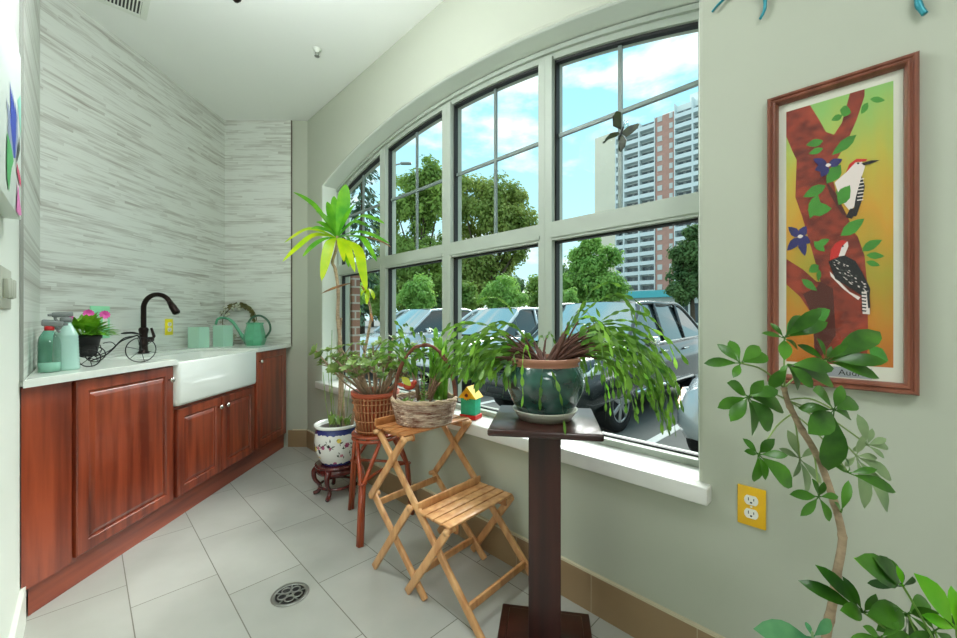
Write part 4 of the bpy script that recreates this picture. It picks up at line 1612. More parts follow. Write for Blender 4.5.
# butterfly on the glass
bc = W(2.66, WG - .012, 1.857)
t = thing('butterfly_ornament', bc, 'dark green butterfly stuck to the window before the tower', 'ornament')
M_bfly = leafmat('butterfly wing', (12, 26, 8), (48, 58, 18), .06, vscale=(40, 40, 40))
bp = lambda x, y, w: W(*((lambda u, z: (u, w, z))(*wall_pt(x, y, WG - .012))))
for pts in (((621, 130), (614, 127), (613.6, 118), (617, 111.5), (621, 112), (621.6, 120), (621.6, 128)),
            ((622, 132), (630, 127), (640, 125.3), (642, 126), (640, 130), (633, 135), (627, 138), (623, 135)),
            ((619, 132), (612, 134), (608, 139), (604.5, 144.5), (606, 145), (610, 140.5), (617, 137), (620, 134)),
            ((621, 135), (619, 143), (618.8, 151), (621, 152), (626, 147), (627.5, 141), (624, 136))):
    m = MB()
    ctr = Vector((0, 0, 0))
    lo_ = [bp(x, y, WG - .012 - .0015 * abs(x - 621) ** .9) for x, y in pts]
    m.prism(lo_, [p + Vector((-.0008, -.0008, 0)) for p in lo_])
    m.build('wing', M_bfly, t)
m = MB()
m.tube([bp(623.5, 127, WG - .012), bp(621, 134, WG - .013), bp(618.5, 140, WG - .012)], [.003, .005, .003], 8)
for s in (-1, 1):
    m.tube(catmull([bp(623.5, 127, WG - .012), bp(625 + s, 123, WG - .016), bp(627 + 2 * s, 120, WG - .014)], 4), .0009, 5)
m.build('body', M_black, t)
m = MB()
m.lathe([(0, 0), (.012, 0), (.008, .006), (.003, .011), (0, .012)], bp(625, 124.5, WG - .003), 16, M=Matrix(RW).transposed().to_4x4())
m.build('suction_cup', M_clear, t)
# ================================================================== PLANTS
M_stem = mat('woody stem', (128, 98, 74), rough=.85, var=.2, vscale=(60, 60, 60))
M_trunk = mat('grey brown trunk', (160, 138, 112), rough=.85, var=.22, vscale=(50, 50, 90), bump=.3)
SAFE = 1.96


def inroom(p, marg=.012):
    """keep foliage on the room side of the window wall and glass"""
    lim = SAFE - marg * sqrt(2)
    u = ((p.x + 1.504) - (p.y - 3.464)) * S2
    if UL + .08 < u < UR - .08 and ZSILL + .03 < p.z < 2.1:
        lim = SAFE + (WF - .025) * sqrt(2)
    e = p.x + p.y - lim
    if e > 0:
        p = p - Vector((e / 2, e / 2, 0))
    return p


# ---- porcelain pot with the dracaena
M_pcl = mat('floral porcelain', (232, 234, 230), rough=.12, coat=.6)
nt = M_pcl.node_tree
b_ = nt.nodes['Principled BSDF']
tc = nd(nt, 'ShaderNodeTexCoord')
sx = nd(nt, 'ShaderNodeSeparateXYZ')
nt.links.new(tc.outputs['Object'], sx.inputs[0])
vo = nd(nt, 'ShaderNodeTexVoronoi')
vo.inputs['Scale'].default_value = 17
nt.links.new(tc.outputs['Object'], vo.inputs['Vector'])
no = nd(nt, 'ShaderNodeTexNoise')
no.inputs['Scale'].default_value = 42
no.inputs['Detail'].default_value = 3
nt.links.new(tc.outputs['Object'], no.inputs['Vector'])
fl = math_n(nt, 'LESS_THAN', math_n(nt, 'ADD', vo.outputs['Distance'], math_n(nt, 'MULTIPLY', no.outputs[0], .45)), .46)
hue = nd(nt, 'ShaderNodeSeparateColor')
nt.links.new(vo.outputs['Color'], hue.inputs[0])
cr = nd(nt, 'ShaderNodeValToRGB')
cr.color_ramp.interpolation = 'CONSTANT'
for i, (p_, c_) in enumerate(((0, (232, 234, 230)), (.34, (176, 74, 120)), (.52, (224, 196, 70)), (.64, (52, 66, 50)), (.78, (206, 120, 150)), (.9, (40, 34, 48)))):
    x_ = cr.color_ramp.elements[i] if i < 2 else cr.color_ramp.elements.new(p_)
    x_.position, x_.color = p_, rgb(*c_)
nt.links.new(hue.outputs[0], cr.inputs[0])
mx = nd(nt, 'ShaderNodeMix', data_type='RGBA')
nt.links.new(fl, mx.inputs[0])
mx.inputs[6].default_value = rgb(232, 234, 230)
nt.links.new(cr.outputs[0], mx.inputs[7])
zz = math_n(nt, 'ADD', sx.outputs['Z'], math_n(nt, 'MULTIPLY', math_n(nt, 'SUBTRACT', no.outputs[0], .5), .03))
band = math_n(nt, 'ADD', math_n(nt, 'GREATER_THAN', zz, .200), math_n(nt, 'LESS_THAN', zz, .018))
mx2 = nd(nt, 'ShaderNodeMix', data_type='RGBA')
nt.links.new(math_n(nt, 'MINIMUM', band, 1.0), mx2.inputs[0])
nt.links.new(mx.outputs[2], mx2.inputs[6])
mx2.inputs[7].default_value = rgb(48, 62, 132)
nt.links.new(mx2.outputs[2], b_.inputs['Base Color'])

pz = .203
t = thing('dracaena', pp + Vector((0, 0, pz)), 'tall yellow green dracaena on bare canes in a floral porcelain pot', 'potted plant')
m = MB()
m.lathe([(0, 0), (.092, 0), (.094, .006), (.108, .03), (.132, .09), (.139, .145), (.134, .195), (.126, .222), (.126, .228), (.140, .236), (.142, .246), (.138, .252), (.120, .252), (.116, .24), (.116, .225), (0, .222)],
        (pp.x, pp.y, pz), 48, mis=[0] * 9 + [1] * 6)
PPR = [(.094, .006), (.108, .03), (.132, .09), (.139, .145), (.134, .195), (.126, .222)]


def pot_r(z):
    for (r0, z0), (r1, z1) in zip(PPR, PPR[1:]):
        if z0 <= z <= z1:
            return r0 + (r1 - r0) * (z - z0) / (z1 - z0)
    return PPR[-1][0]


def decal(a, z, pts, mi):
    """painted patch on the pot wall: pts in metres around (angle a, height z)"""
    out = []
    for x, y in pts:
        zz_ = z + y
        r = pot_r(zz_) + .0007
        aa = a + x / r
        out.append((pp.x + r * cos(aa), pp.y + r * sin(aa), pz + zz_))
    m.poly(out, mi)


rf = random.Random(3)
for k in range(26):
    a = 2 * pi * k / 26 + rf.uniform(-.1, .1)
    z = rf.uniform(.05, .175)
    mi = (2, 3, 4, 2, 5)[k % 5]
    R_ = rf.uniform(.009, .020)
    if mi != 5:
        for q_ in range(6):
            b0 = q_ * pi / 3
            decal(a, z, [(0, 0), (cos(b0 - .5) * R_ * .8, sin(b0 - .5) * R_ * .8), (cos(b0) * R_, sin(b0) * R_), (cos(b0 + .5) * R_ * .8, sin(b0 + .5) * R_ * .8)], mi)
    for q_ in range(4):
        b0 = rf.uniform(0, 2 * pi)
        x0, y0 = cos(b0) * R_ * 1.2, sin(b0) * R_ * 1.2
        L_ = rf.uniform(.015, .03)
        d_ = rf.uniform(0, 2 * pi)
        decal(a, z, [(x0, y0), (x0 + cos(d_ + .35) * L_ * .5, y0 + sin(d_ + .35) * L_ * .5), (x0 + cos(d_) * L_, y0 + sin(d_) * L_), (x0 + cos(d_ - .35) * L_ * .5, y0 + sin(d_ - .35) * L_ * .5)], 5)
m.build('pot', [M_pcl, M_porc, mat('paint mauve', (166, 74, 118), rough=.2), mat('paint yellow', (226, 200, 84), rough=.2), mat('paint pink', (206, 128, 146), rough=.2), mat('paint dark green', (54, 62, 50), rough=.2)], t, fixn=False)
m = MB()
m.lathe([(0, .224), (.115, .226), (.115, .2262), (0, .226)], (pp.x, pp.y, pz), 24)
m.build('soil', M_soil, t)
Yd = 2.53
c1 = [P(344, 428, Yd), P(342.5, 405, Yd), P(341.5, 372, Yd), P(340, 340, Yd), P(337.8, 318, Yd), P(338.3, 292, Yd), P(335.5, 270, Yd), P(332.5, 262, Yd), P(336, 250, Yd), P(337.5, 236, Yd)]
m = MB()
cv = catmull(c1, 5)
m.tube(cv, [.013 - .005 * i / len(cv) + .0016 * (i % 5 == 0) for i in range(len(cv))], 10)
c2 = [P(351, 428, 2.50), P(357, 395, 2.47), P(364, 355, 2.44), P(368, 335, 2.42), P(371, 315, 2.40), P(368.5, 300, 2.40), P(369, 288, 2.40)]
cv = catmull(c2, 5)
m.tube(cv, [.010 - .003 * i / len(cv) for i in range(len(cv))], 9)
c3 = [P(338, 428, 2.60), P(340, 380, 2.60), P(339, 345, 2.6), P(341, 318, 2.58)]
m.tube(catmull(c3, 5), .009, 8)
m.build('canes', M_trunk, t)
for nm, cols in (('green_leaves', ((58, 142, 20), (122, 184, 30))), ('yellow_leaves', ((150, 196, 10), (204, 220, 20))), ('withered_leaves', ((92, 62, 34), (176, 120, 64)))):
    m = MB()
    kind = nm
    C = P(337, 238, Yd)
    if kind == 'green_leaves':
        L = [((346, 184), (343, 208), 2.50, .062), ((327, 201.6), (331, 216), 2.5, .036), ((293, 192), (314, 205), 2.62, .030), ((316, 222), (326, 226), 2.55, .03),
             ((311, 229), (323, 229), 2.46, .03), ((385, 224), (362, 216), 2.36, .036), ((357, 204), (348, 214), 2.46, .034), ((390, 244), (362, 232), 2.34, .03),
             ((377, 262), (362, 238), 2.30, .03), ((302.5, 257), (318, 242), 2.40, .026), ((349, 268), (344, 246), 2.40, .030), ((334, 196), (335, 214), 2.6, .04), ((316, 212), (326, 218), 2.42, .034), ((371, 228), (354, 222), 2.5, .03), ((352, 252), (347, 238), 2.62, .03)]
    elif kind == 'yellow_leaves':
        L = [((282, 262), (312, 236), 2.50, .036), ((284, 243), (308, 229), 2.58, .03), ((321.5, 281), (329, 246), 2.44, .048), ((355, 273), (346, 244), 2.34, .034), ((366.5, 292), (358, 250), 2.30, .046), ((344, 262), (341, 246), 2.36, .03)]
    else:
        L = [((391, 247), (370, 238), 2.35, .018), ((326, 262), (330, 248), 2.6, .012)]
    for (tx, ty), (mx_, my_), Yt, wd in L:
        tip, mid = P(tx, ty, Yt), P(mx_, my_, (Yt + Yd) / 2)
        pth = [inroom(p) for p in catmull([C, C.lerp(mid, .5) + Vector((0, 0, .012)), mid, mid.lerp(tip, .55) + Vector((0, 0, .008)), tip], 3)]
        leaf(m, pth[0], pth[-1], wd * 1.35, path=pth, fold=.12, shape=.56, up=(.25, -.65, .7))
    if kind == 'yellow_leaves':
        C2 = P(368.5, 288, 2.40)
        for (tx, ty) in ((361, 296), (374, 300), (367, 305)):
            tip = P(tx, ty, 2.36)
            leaf(m, C2, tip, .03, arch=.12)
    if kind == 'withered_leaves':
        a_, b2 = P(352, 283, 2.50), P(320.5, 294, 2.44)
        leaf(m, a_, b2, .022, arch=.04, fold=.3, up=(.2, -.7, .7))
        for (tx, ty, bx, by) in ((376, 300, 369, 290), (361, 285, 367, 296), (373, 322, 370, 312)):
            leaf(m, P(bx, by, 2.40), P(tx, ty, 2.38), .014, arch=.1, fold=.3, up=(.2, -.8, .4))
    m.build(nm, leafmat('dracaena ' + nm, cols[0], cols[1], .4 if kind != 'withered_leaves' else .1, .35, (9, 9, 9)), t, fixn=False)
m = MB()
rnd = random.Random(21)
for (bx, tx, ty) in ((334, 327, 352), (332, 332, 330), (330, 323, 372), (336, 330, 345), (340, 350, 360), (346, 352, 372)):
    m.tube([P(bx, 428, 2.5), P((bx + tx) / 2 - 1, (428 + ty) / 2, 2.5), P(tx, ty, 2.48)], .0022, 5)
for k in range(16):
    x = rnd.uniform(330, 350)
    base = P(x, 425, 2.5 + rnd.uniform(-.05, .05))
    leaf(m, base, base + Vector((rnd.uniform(-.05, .05), rnd.uniform(-.05, .05), rnd.uniform(.03, .09))), .022, arch=.1)
m.build('seedlings', leafmat('seedling', (92, 124, 56), (150, 178, 90), .3), t, fixn=False)

# ---- wicker planter with the branching succulent
wk = Vector((-.565, 2.16, CZ + .006))
t = thing('succulent_planter', wk, 'branching grey green succulent in a wicker wrapped terracotta pot', 'potted plant')
m = MB()
m.lathe([(0, 0), (.088, 0), (.110, .195), (.128, .200), (.130, .222), (.120, .222), (.112, .205), (.110, .19), (0, .186)], wk, 40)
m.build('pot', mat('red terracotta', (182, 84, 54), rough=.6, var=.08, vscale=(15, 15, 15)), t)
m = MB()
for k in range(34):
    a = 2 * pi * k / 34
    d = Vector((cos(a), sin(a), 0))
    m.tube([wk + d * .0935 + Vector((0, 0, .004)), wk + d * .1145 + Vector((0, 0, .196))], .0048, 6)
for z in (.02, .075, .125, .165, .19):
    rr = .097 + .021 * z / .195 + .006
    m.tube([wk + Vector((cos(a) * rr, sin(a) * rr, z)) for a in [2 * pi * i / 40 for i in range(40)]], .0034, 6, closed=True)
m.build('wicker_sleeve', mat('tan wicker', (176, 118, 78), rough=.6, var=.18, vscale=(30, 30, 30)), t)
m = MB()
m.lathe([(0, .187), (.109, .189), (.109, .1895), (0, .1895)], wk, 24)
m.build('soil', M_soil, t)
rnd = random.Random(12)
ms, ml = MB(), MB()


def rosette(c, d, r, n=7):
    d = d.normalized()
    s = d.cross(Vector((.2, .3, 1))).normalized()
    q_ = d.cross(s)
    for k in range(n):
        a = 2 * pi * k / n + rnd.random()
        o_ = s * cos(a) + q_ * sin(a)
        leaf(ml, c, inroom(c + (o_ + d * rnd.uniform(.2, .8)).normalized() * r * rnd.uniform(.8, 1.2)), r * .55, up=d, fold=.25, n=4, shape=.62)


for k in range(24):
    a = 2 * pi * k / 24 + rnd.uniform(-.3, .3)
    out = rnd.uniform(.25, 1.25)
    base = wk + Vector((cos(a) * .04, sin(a) * .04, .188))
    d = Vector((cos(a) * out, sin(a) * out, 1.0))
    L = rnd.uniform(.19, .34)
    pth = [inroom(p) for p in droop(base, d, L, rnd.uniform(-.1, .5), 7)]
    ms.tube(pth, [.0075 - .0004 * i for i in range(8)], 7)
    for j in (4, 5, 6, 7):
        for s in range(2 if j < 7 else 1):
            dd = (pth[j] - pth[j - 1]).normalized()
            side = Vector((rnd.uniform(-1, 1), rnd.uniform(-1, 1), rnd.uniform(-.2, .9)))
            e_ = pth[j] + (dd * .6 + side * .9).normalized() * rnd.uniform(.03, .07) if j < 7 else pth[j]
            e_ = inroom(e_)
            if j < 7:
                ms.tube([pth[j], e_], [.0035, .0028], 5)
            rosette(e_, dd + Vector((0, 0, .5)), rnd.uniform(.026, .038))
# the long sprig reaching left
pth = catmull([wk + Vector((-.05, -.01, .19)), P(346, 384, 2.12), P(333, 370, 2.1), P(322, 358, 2.1), P(314, 349, 2.1)], 4)
ms.tube(pth, .0045, 6)
for p_, d_ in ((P(321, 356, 2.1), Vector((-1, 0, .6))), (P(316, 351, 2.1), Vector((-1, 0, .3))), (P(334, 369, 2.08), Vector((0, -1, .5))), (P(328, 352, 2.12), Vector((0, 0, 1)))):
    for q in range(2):
        rosette(p_, d_, .04)
ms.build('stems', mat('grey stem', (150, 128, 104), rough=.85, var=.2, vscale=(50, 50, 50)), t)
ml.build('leaves', leafmat('succulent leaf', (90, 126, 54), (160, 184, 104), .3), t, fixn=False)

# ---- wicker basket with trailing cactus
bk = SP(.125, .17, .644)
t = thing('basket_planter', bk, 'oval wicker basket with arched handle and trailing cactus on the top step', 'planter basket')
m = MB()
rnd = random.Random(5)
BR = lambda z: .118 + .026 * (z / .105)
NST = 30
for row in range(11):
    z = .006 + row * .0098
    pts = []
    for i in range(NST * 2):
        a = 2 * pi * i / (NST * 2)
        rr = BR(z) + (.0055 if (i // 1 + row) % 2 == 0 else -.0035)
        pts.append(bk + Vector((cos(a) * rr, sin(a) * rr * .82, z)))
    m.tube(pts, .0052, 6, closed=True)
m.build('wicker_body', mat('brown white wicker', (122, 72, 50), rough=.7, col2=(226, 204, 184), vscale=(22, 22, 75)), t)
m = MB()
for dz, k_ in ((.113, 0), (.116, 1), (.109, 2)):
    m.tube([bk + Vector((cos(a) * (.147 + .004 * sin(a * 14 + k_ * 2)), sin(a) * .121, dz + .004 * cos(a * 14 + k_ * 2))) for a in [2 * pi * i / 60 for i in range(60)]], .0055, 6, closed=True)
m.build('rim', mat('pale wicker', (196, 170, 142), rough=.7, var=.15, vscale=(40, 40, 40)), t)
m = MB()
for k_ in range(2):
    pts = [bk + Vector((-.142 * cos(a) + .006 * k_, .004 * sin(a * 10 + k_ * 3), .10 + .26 * sin(a) + .004 * cos(a * 10 + k_ * 3))) for a in [pi * i / 30 for i in range(31)]]
    m.tube([inroom(p) for p in pts], .0062, 7)
m.build('handle', mat('dark wicker', (112, 62, 42), rough=.7, var=.15, vscale=(40, 40, 40)), t)
m = MB()
m.lathe([(0, .09), (.122, .092), (.122, .0925), (0, .094)], bk, 24, M=Matrix.Diagonal((1, .82, 1, 1)))
m.build('soil', mat('pebbly soil', (60, 54, 48), rough=.9, col2=(190, 186, 176), vscale=(70, 70, 70)), t)

M_cact = leafmat('cactus segment', (44, 90, 22), (118, 162, 56), .3, .4, (22, 22, 22))
M_cacty = leafmat('young cactus segment', (104, 172, 40), (160, 208, 84), .4, .4, (22, 22, 22))


def seg_chain(ml_, pth, wd, seg=.042, tw=0.0, rnd_=None):
    """flat jointed cactus segments along a path"""
    acc = [pth[0]]
    d = 0.0
    for i in range(1, len(pth)):
        d += (pth[i] - pth[i - 1]).length
        if d >= seg:
            acc.append(pth[i])
            d = 0.0
    for i in range(len(acc) - 1):
        a = tw + i * .9
        leaf(ml_, acc[i], acc[i + 1] + (acc[i + 1] - acc[i]) * .12, wd * (rnd_.uniform(.75, 1.2) if rnd_ else 1), up=(cos(a), sin(a), .35), fold=.06, n=4, shape=.58)


rnd = random.Random(31)
mw, ml = MB(), MB()
for k in range(30):
    a = rnd.uniform(-.6, pi + .2)
    base = bk + Vector((cos(a) * .03, sin(a) * .03, .10))
    el = rnd.uniform(1.22, 1.5)
    L = rnd.uniform(.38, .60)
    pth = [inroom(p) for p in droop(base, (cos(a) * cos(el) * 1.25, sin(a) * cos(el), sin(el)), L, rnd.uniform(2.4, 3.8), 26)]
    pth = [p for p in pth if p.z > bk.z + .10 and p.x > bk.x - .16 and p.x < bk.x + .22]
    if len(pth) < 15:
        continue
    k0 = 6
    mw.tube(pth[:k0 + 1], [.0042 - .0003 * i for i in range(k0 + 1)], 6)
    seg_chain(ml, pth[k0:], rnd.uniform(.018, .025), .034, rnd.uniform(0, 6), rnd)
    if rnd.random() < .9:
        j = rnd.randint(8, 14)
        d2 = (pth[j] - pth[j - 1]).normalized() + Vector((rnd.uniform(-.8, .8), rnd.uniform(-.8, .8), .1))
        seg_chain(ml, [inroom(p) for p in droop(pth[j], d2, rnd.uniform(.1, .2), 2.2, 12)], .022, .036, rnd.uniform(0, 6), rnd)
mw.build('stems', M_stem, t)
ml.build('foliage', M_cact, t, fixn=False)
# upright bright green stems behind
m = MB()
for (dx, dy, h, r) in ((.045, .07, .34, .012), (.07, .05, .30, .011), (.02, .085, .25, .010), (.09, .075, .27, .011)):
    base = bk + Vector((dx, dy, .09))
    m.tube([base, base + Vector((.004, .002, h * .5)), base + Vector((.0, .0, h)), base + Vector((0, 0, h + .01))], [r, r * 1.1, r * .9, r * .2], 8)
    for s in range(10):
        z = h * (.3 + .07 * s)
        a = s * 2.4
        leaf(m, base + Vector((0, 0, z)), base + Vector((cos(a) * .04, sin(a) * .04, z + .035)), .016, arch=.1)
m.build('upright_stems', M_cacty, t, fixn=False)
# small succulents at the front of the basket
m = MB()
rnd = random.Random(8)
for (dx, dy, r, n_) in ((-.078, -.062, .024, 14), (-.05, -.075, .018, 10), (.07, -.06, .02, 12), (.0, -.075, .016, 10)):
    c = bk + Vector((dx, dy, .096))
    for k in range(n_):
        a = k * 2.4
        leaf(m, c, c + Vector((cos(a) * r, sin(a) * r, .012 + .012 * (k % 3))), .012, fold=.3, n=3)
c = bk + Vector((-.005, -.05, .092))
for s in range(9):
    z = .012 + s * .0125
    for k in range(4):
        a = k * pi / 2 + s * .8
        leaf(m, c + Vector((.01, 0, z)), c + Vector((.01 + cos(a) * .026, sin(a) * .026, z + .012)), .010, fold=.3, n=3)
m.tube([c + Vector((.01, 0, 0)), c + Vector((.01, 0, .13))], .003, 6)
m.build('small_succulents', leafmat('small succulent', (104, 150, 70), (156, 186, 96), .25), t, fixn=False)
m = MB()
c = bk + Vector((-.065, -.035, .09))
m.tube([c, c + Vector((0, 0, .07))], .0016, 5)
c = c + Vector((0, 0, .085))
c0 = c - Vector((0, 0, .085))
tagc = thing('bird_pick', c0, 'small red and yellow bird shaped decoration stuck into the wicker basket', 'ornament')
m.build('stick', M_stem, tagc)
m = MB()
m.ball(c, .022, 2, 0, (1.3, .6, .9))
m.ball(c + Vector((.025, -.004, .016)), .012, 2, 0)
leaf(m, c + Vector((-.02, 0, 0)), c + Vector((-.055, -.0, .012)), .018, up=(0, -1, .1), n=3)
m.build('bird_body', mat('red paint wood', (176, 58, 34), rough=.5), tagc)
m = MB()
leaf(m, c + Vector((.01, -.014, .004)), c + Vector((-.03, -.018, .046)), .032, up=(0, -1, .2), n=4)
m.build('wing', mat('yellow green wing', (178, 176, 60), rough=.5), tagc)

# ---- glazed pot with the big spreading cactus
gz = pc + Vector((0, 0, .7905))
t0 = thing('saucer', gz, 'cream saucer under the green glazed pot', 'saucer')
m = MB()
m.lathe([(0, 0), (.088, 0), (.108, .030), (.110, .034), (.104, .034), (.086, .008), (0, .008)], gz, 44)
m.build('dish', mat('cream ceramic', (206, 204, 190), rough=.3, coat=.3), t0)
g0_ = gz + Vector((0, 0, .0082))
t = thing('spreading_cactus', g0_, 'wide drooping jointed cactus in a green glazed pot on the pedestal', 'potted plant')
M_glz = mat('green glaze', (14, 30, 31), rough=.12, col2=(46, 92, 82), vscale=(9, 9, 14), coat=.8)
m = MB()
m.lathe([(0, 0), (.082, 0), (.086, .008), (.108, .045), (.130, .095), (.134, .120), (.128, .150), (.114, .172), (.108, .178), (.118, .186), (.119, .196), (.112, .199), (.100, .196), (.100, .178), (0, .172)], g0_, 52,
        mis=[0] * 7 + [1] * 7)
m.build('pot', [M_glz, mat('bare clay rim', (160, 108, 84), rough=.6)], t)
m = MB()
m.lathe([(0, .176), (.099, .178), (.099, .1785), (0, .182)], g0_, 24)
m.build('soil', M_soil, t)
rnd = random.Random(77)


def trim_path(pth, low):
    """end a hanging chain above the table top, or where it is long enough"""
    out = []
    for p in pth:
        d = Matrix.Rotation(-ROT, 3, 'Z') @ (p - pc)
        if (abs(d.x) < .19 and abs(d.y) < .19 and p.z < .83) or (p.x < .12 and p.z < low):
            break
        out.append(p)
    return out




def wob(base, d, length, g, n, amt):
    d = Vector(d).normalized()
    p = Vector(base)
    out = [p.copy()]
    for i in range(n):
        p = p + d * (length / n)
        d = (d + Vector((rnd.uniform(-amt, amt), rnd.uniform(-amt, amt), rnd.uniform(-amt, amt) - g / n * (.35 + 1.3 * i / n)))).normalized()
        out.append(p.copy())
    return out


mw, ml, my = MB(), MB(), MB()
TOP = g0_ + Vector((0, 0, .178))
N_ = 120
for k in range(N_):
    skip = rnd.random()
    # more stems to the sides (along the wall) than across
    a = 2 * pi * k / N_ + rnd.uniform(-.15, .15)
    a = a - .30 * sin(2 * a)
    if sin(a) < -.55 and skip < .8:
        continue
    base = TOP + Vector((cos(a) * rnd.uniform(.01, .05), sin(a) * rnd.uniform(.01, .05), 0))
    el = rnd.uniform(.30, 1.02)
    reach = .58 if cos(a) > 0 else .43
    L = rnd.uniform(.72, 1.0) * reach * (1.0 if abs(cos(a)) > .5 else .72)
    if sin(a) < -.75 and abs(cos(a)) < .5:
        L *= .5
    g = rnd.uniform(2.4, 4.0)
    pth = [inroom(p) for p in wob(base, (cos(a) * cos(el), sin(a) * cos(el), sin(el)), L, g, 28, .10)]
    low = rnd.uniform(.86, .95)
    pth = trim_path(pth, low)
    if len(pth) < 13:
        continue
    k0 = rnd.randint(7, 11)
    rr = [.0058 - .00034 * i for i in range(k0 + 1)]
    mw.tube(pth[:k0 + 1], rr, 6)
    seg_chain(ml, pth[k0 - 1:], rnd.uniform(.011, .0155), .034, rnd.uniform(0, 6), rnd)
    for q in range(rnd.randint(1, 3)):
        j = rnd.randint(7, min(20, len(pth) - 2))
        d2 = (pth[j] - pth[j - 1]).normalized() + Vector((rnd.uniform(-.5, .5), rnd.uniform(-.5, .5), rnd.uniform(-.1, .25)))
        tgt = my if rnd.random() < .12 else ml
        seg_chain(tgt, trim_path([inroom(p) for p in droop(pth[j], d2, rnd.uniform(.10, .24), rnd.uniform(2.4, 3.8), 16)], low) or [pth[j]], rnd.uniform(.010, .0145), .031, rnd.uniform(0, 6), rnd)
# pale strand hanging in front of the pot
pth = catmull([TOP + Vector((-.06, -.10, .02)), P(525, 345, 1.20), P(522, 375, 1.175), P(523, 395, 1.165), P(521, 410, 1.16)], 6)
seg_chain(my, pth, .012, .026, .5, rnd)
mw.build('stems', mat('brown cactus stem', (92, 60, 48), rough=.85, var=.25, vscale=(50, 50, 50)), t)
ml.build('foliage', M_cact, t, fixn=False)
my.build('young_leaves', M_cacty, t, fixn=False)

# ---- umbrella plant by the right wall
M_umb = leafmat('umbrella leaf', (34, 78, 22), (84, 142, 40), .3, .28, (11, 11, 11))
M_umbp = leafmat('pale umbrella leaf', (110, 140, 96), (158, 178, 130), .3, .35, (9, 9, 9))
ub = Vector((.70, .80, 0))
t = thing('umbrella_plant', Vector((.705, .80, 0)), 'umbrella plant with a bare curved trunk in front of the bird picture', 'potted plant')
m = MB()
pb = Vector((.705, .80, 0))
m.lathe([(0, 0), (.10, 0), (.105, .006), (.135, .22), (.145, .222), (.147, .25), (.135, .25), (.128, .225), (0, .22)], pb, 36)
m.build('pot', mat('brown clay pot', (120, 74, 54), rough=.6, var=.1, vscale=(12, 12, 12)), t)
m = MB()
m.lathe([(0, .222), (.129, .224), (.129, .2245), (0, .226)], pb, 24)
m.build('soil', M_soil, t)
tr_px = ((820, 690), (824, 655), (827, 631), (832, 606), (836, 578), (842, 545), (841, 528), (834, 502), (823, 469), (813, 448), (802, 430), (793, 413), (787, 400), (784, 388))
cv = catmull([pb + Vector((-.01, 0, .22)), pb + Vector((-.012, 0, .30))] + [P(x, y, .80 - .0006 * i) for i, (x, y) in enumerate(tr_px)], 4)
m = MB()
m.tube(cv, [.0090 - .0042 * i / len(cv) + (.0013 if i % 6 == 0 else 0) for i in range(len(cv))], 10)
m.build('trunk', M_trunk, t)
rnd = random.Random(15)


def whorl(ml_, mp, at, ctr, tips, Yc, spread=.05, wd=.42, sag=.06):
    """petiole from the trunk to ctr, then one leaflet per tip"""
    c = inroom(P(ctr[0], ctr[1], Yc))
    if at is not None:
        mp.tube(catmull([at, at.lerp(c, .5) + Vector((0, 0, .012)), c], 5), .0016, 6)
    for (x, y) in tips:
        dy = rnd.uniform(-spread, spread)
        tip = inroom(P(x, y, Yc + dy), .02)
        L = (tip - c).length
        st = c.lerp(tip, .12)
        leaf(ml_, st, tip, min(L * wd * .88, .046), up=(rnd.uniform(-.4, .2), -.75, .55), arch=sag, fold=.16, n=6, shape=.56)
        ml_.tube([c, st], .0012, 5)


z5 = lambda x, y: (690 + x / 2.776, 300 + y / 2.776)
T_ = lambda i: P(tr_px[i][0], tr_px[i][1], .80)
ml, mp, mq = MB(), MB(), MB()
whorl(ml, mp, T_(13), z5(140, 175), [z5(*q) for q in ((38, 176), (75, 122), (110, 112), (192, 128), (216, 155), (120, 216))], .76, .04, .40)
whorl(ml, mp, T_(12), z5(162, 268), [z5(*q) for q in ((76, 300), (102, 230), (172, 378), (224, 362), (256, 300), (205, 222), (112, 338), (245, 250))], .72, .05, .46)
whorl(ml, mp, T_(13), z5(262, 105), [z5(*q) for q in ((198, 92), (222, 64), (306, 44), (382, 62), (262, 168), (366, 22), (300, 140))], .80, .05, .36)
whorl(ml, mp, T_(13), z5(378, 168), [z5(*q) for q in ((526, 218), (492, 160), (548, 172), (352, 104), (296, 124), (392, 128), (528, 88), (440, 118))], .82, .04, .34)
whorl(ml, mp, T_(13), z5(272, 178), [z5(*q) for q in ((222, 246), (300, 250), (342, 244), (398, 236), (400, 190), (250, 200))], .74, .04, .44)
whorl(ml, mp, T_(12), z5(400, 305), [z5(*q) for q in ((458, 280), (444, 326), (328, 372), (384, 474), (420, 236), (300, 300), (340, 250))], .74, .05, .46)
whorl(ml, mp, T_(11), z5(190, 428), [z5(*q) for q in ((146, 384), (178, 505), (284, 520), (236, 385), (272, 432), (150, 420), (210, 500))], .72, .04, .40)
whorl(mq, mp, T_(11), z5(305, 440), [z5(*q) for q in ((246, 412), (286, 492), (322, 545), (366, 512), (350, 408), (270, 360))], .86, .03, .36)
whorl(ml, mp, T_(9), z5(358, 546), [z5(*q) for q in ((276, 540), (306, 600), (388, 615), (338, 495), (412, 545), (372, 504))], .78, .02, .34)
whorl(mq, mp, T_(12), z5(462, 432), [z5(*q) for q in ((548, 590), (484, 580), (520, 438), (430, 462), (478, 376), (560, 500))], .87, .02, .36)
whorl(ml, mp, T_(11), z5(440, 480), [z5(*q) for q in ((572, 534), (520, 470), (430, 440), (400, 460))], .80, .03, .30)
whorl(mq, mp, T_(12), z5(492, 402), [z5(*q) for q in ((550, 408), (506, 356), (464, 316), (540, 440), (450, 420), (545, 385))], .87, .02, .38)
whorl(ml, mp, T_(11), z5(420, 590), [z5(*q) for q in ((400, 560), (440, 500))], .79, .02, .3)
mp.build('petioles', mat('green petiole', (130, 156, 84), rough=.5), t)
ml.build('leaves', M_umb, t, fixn=False)
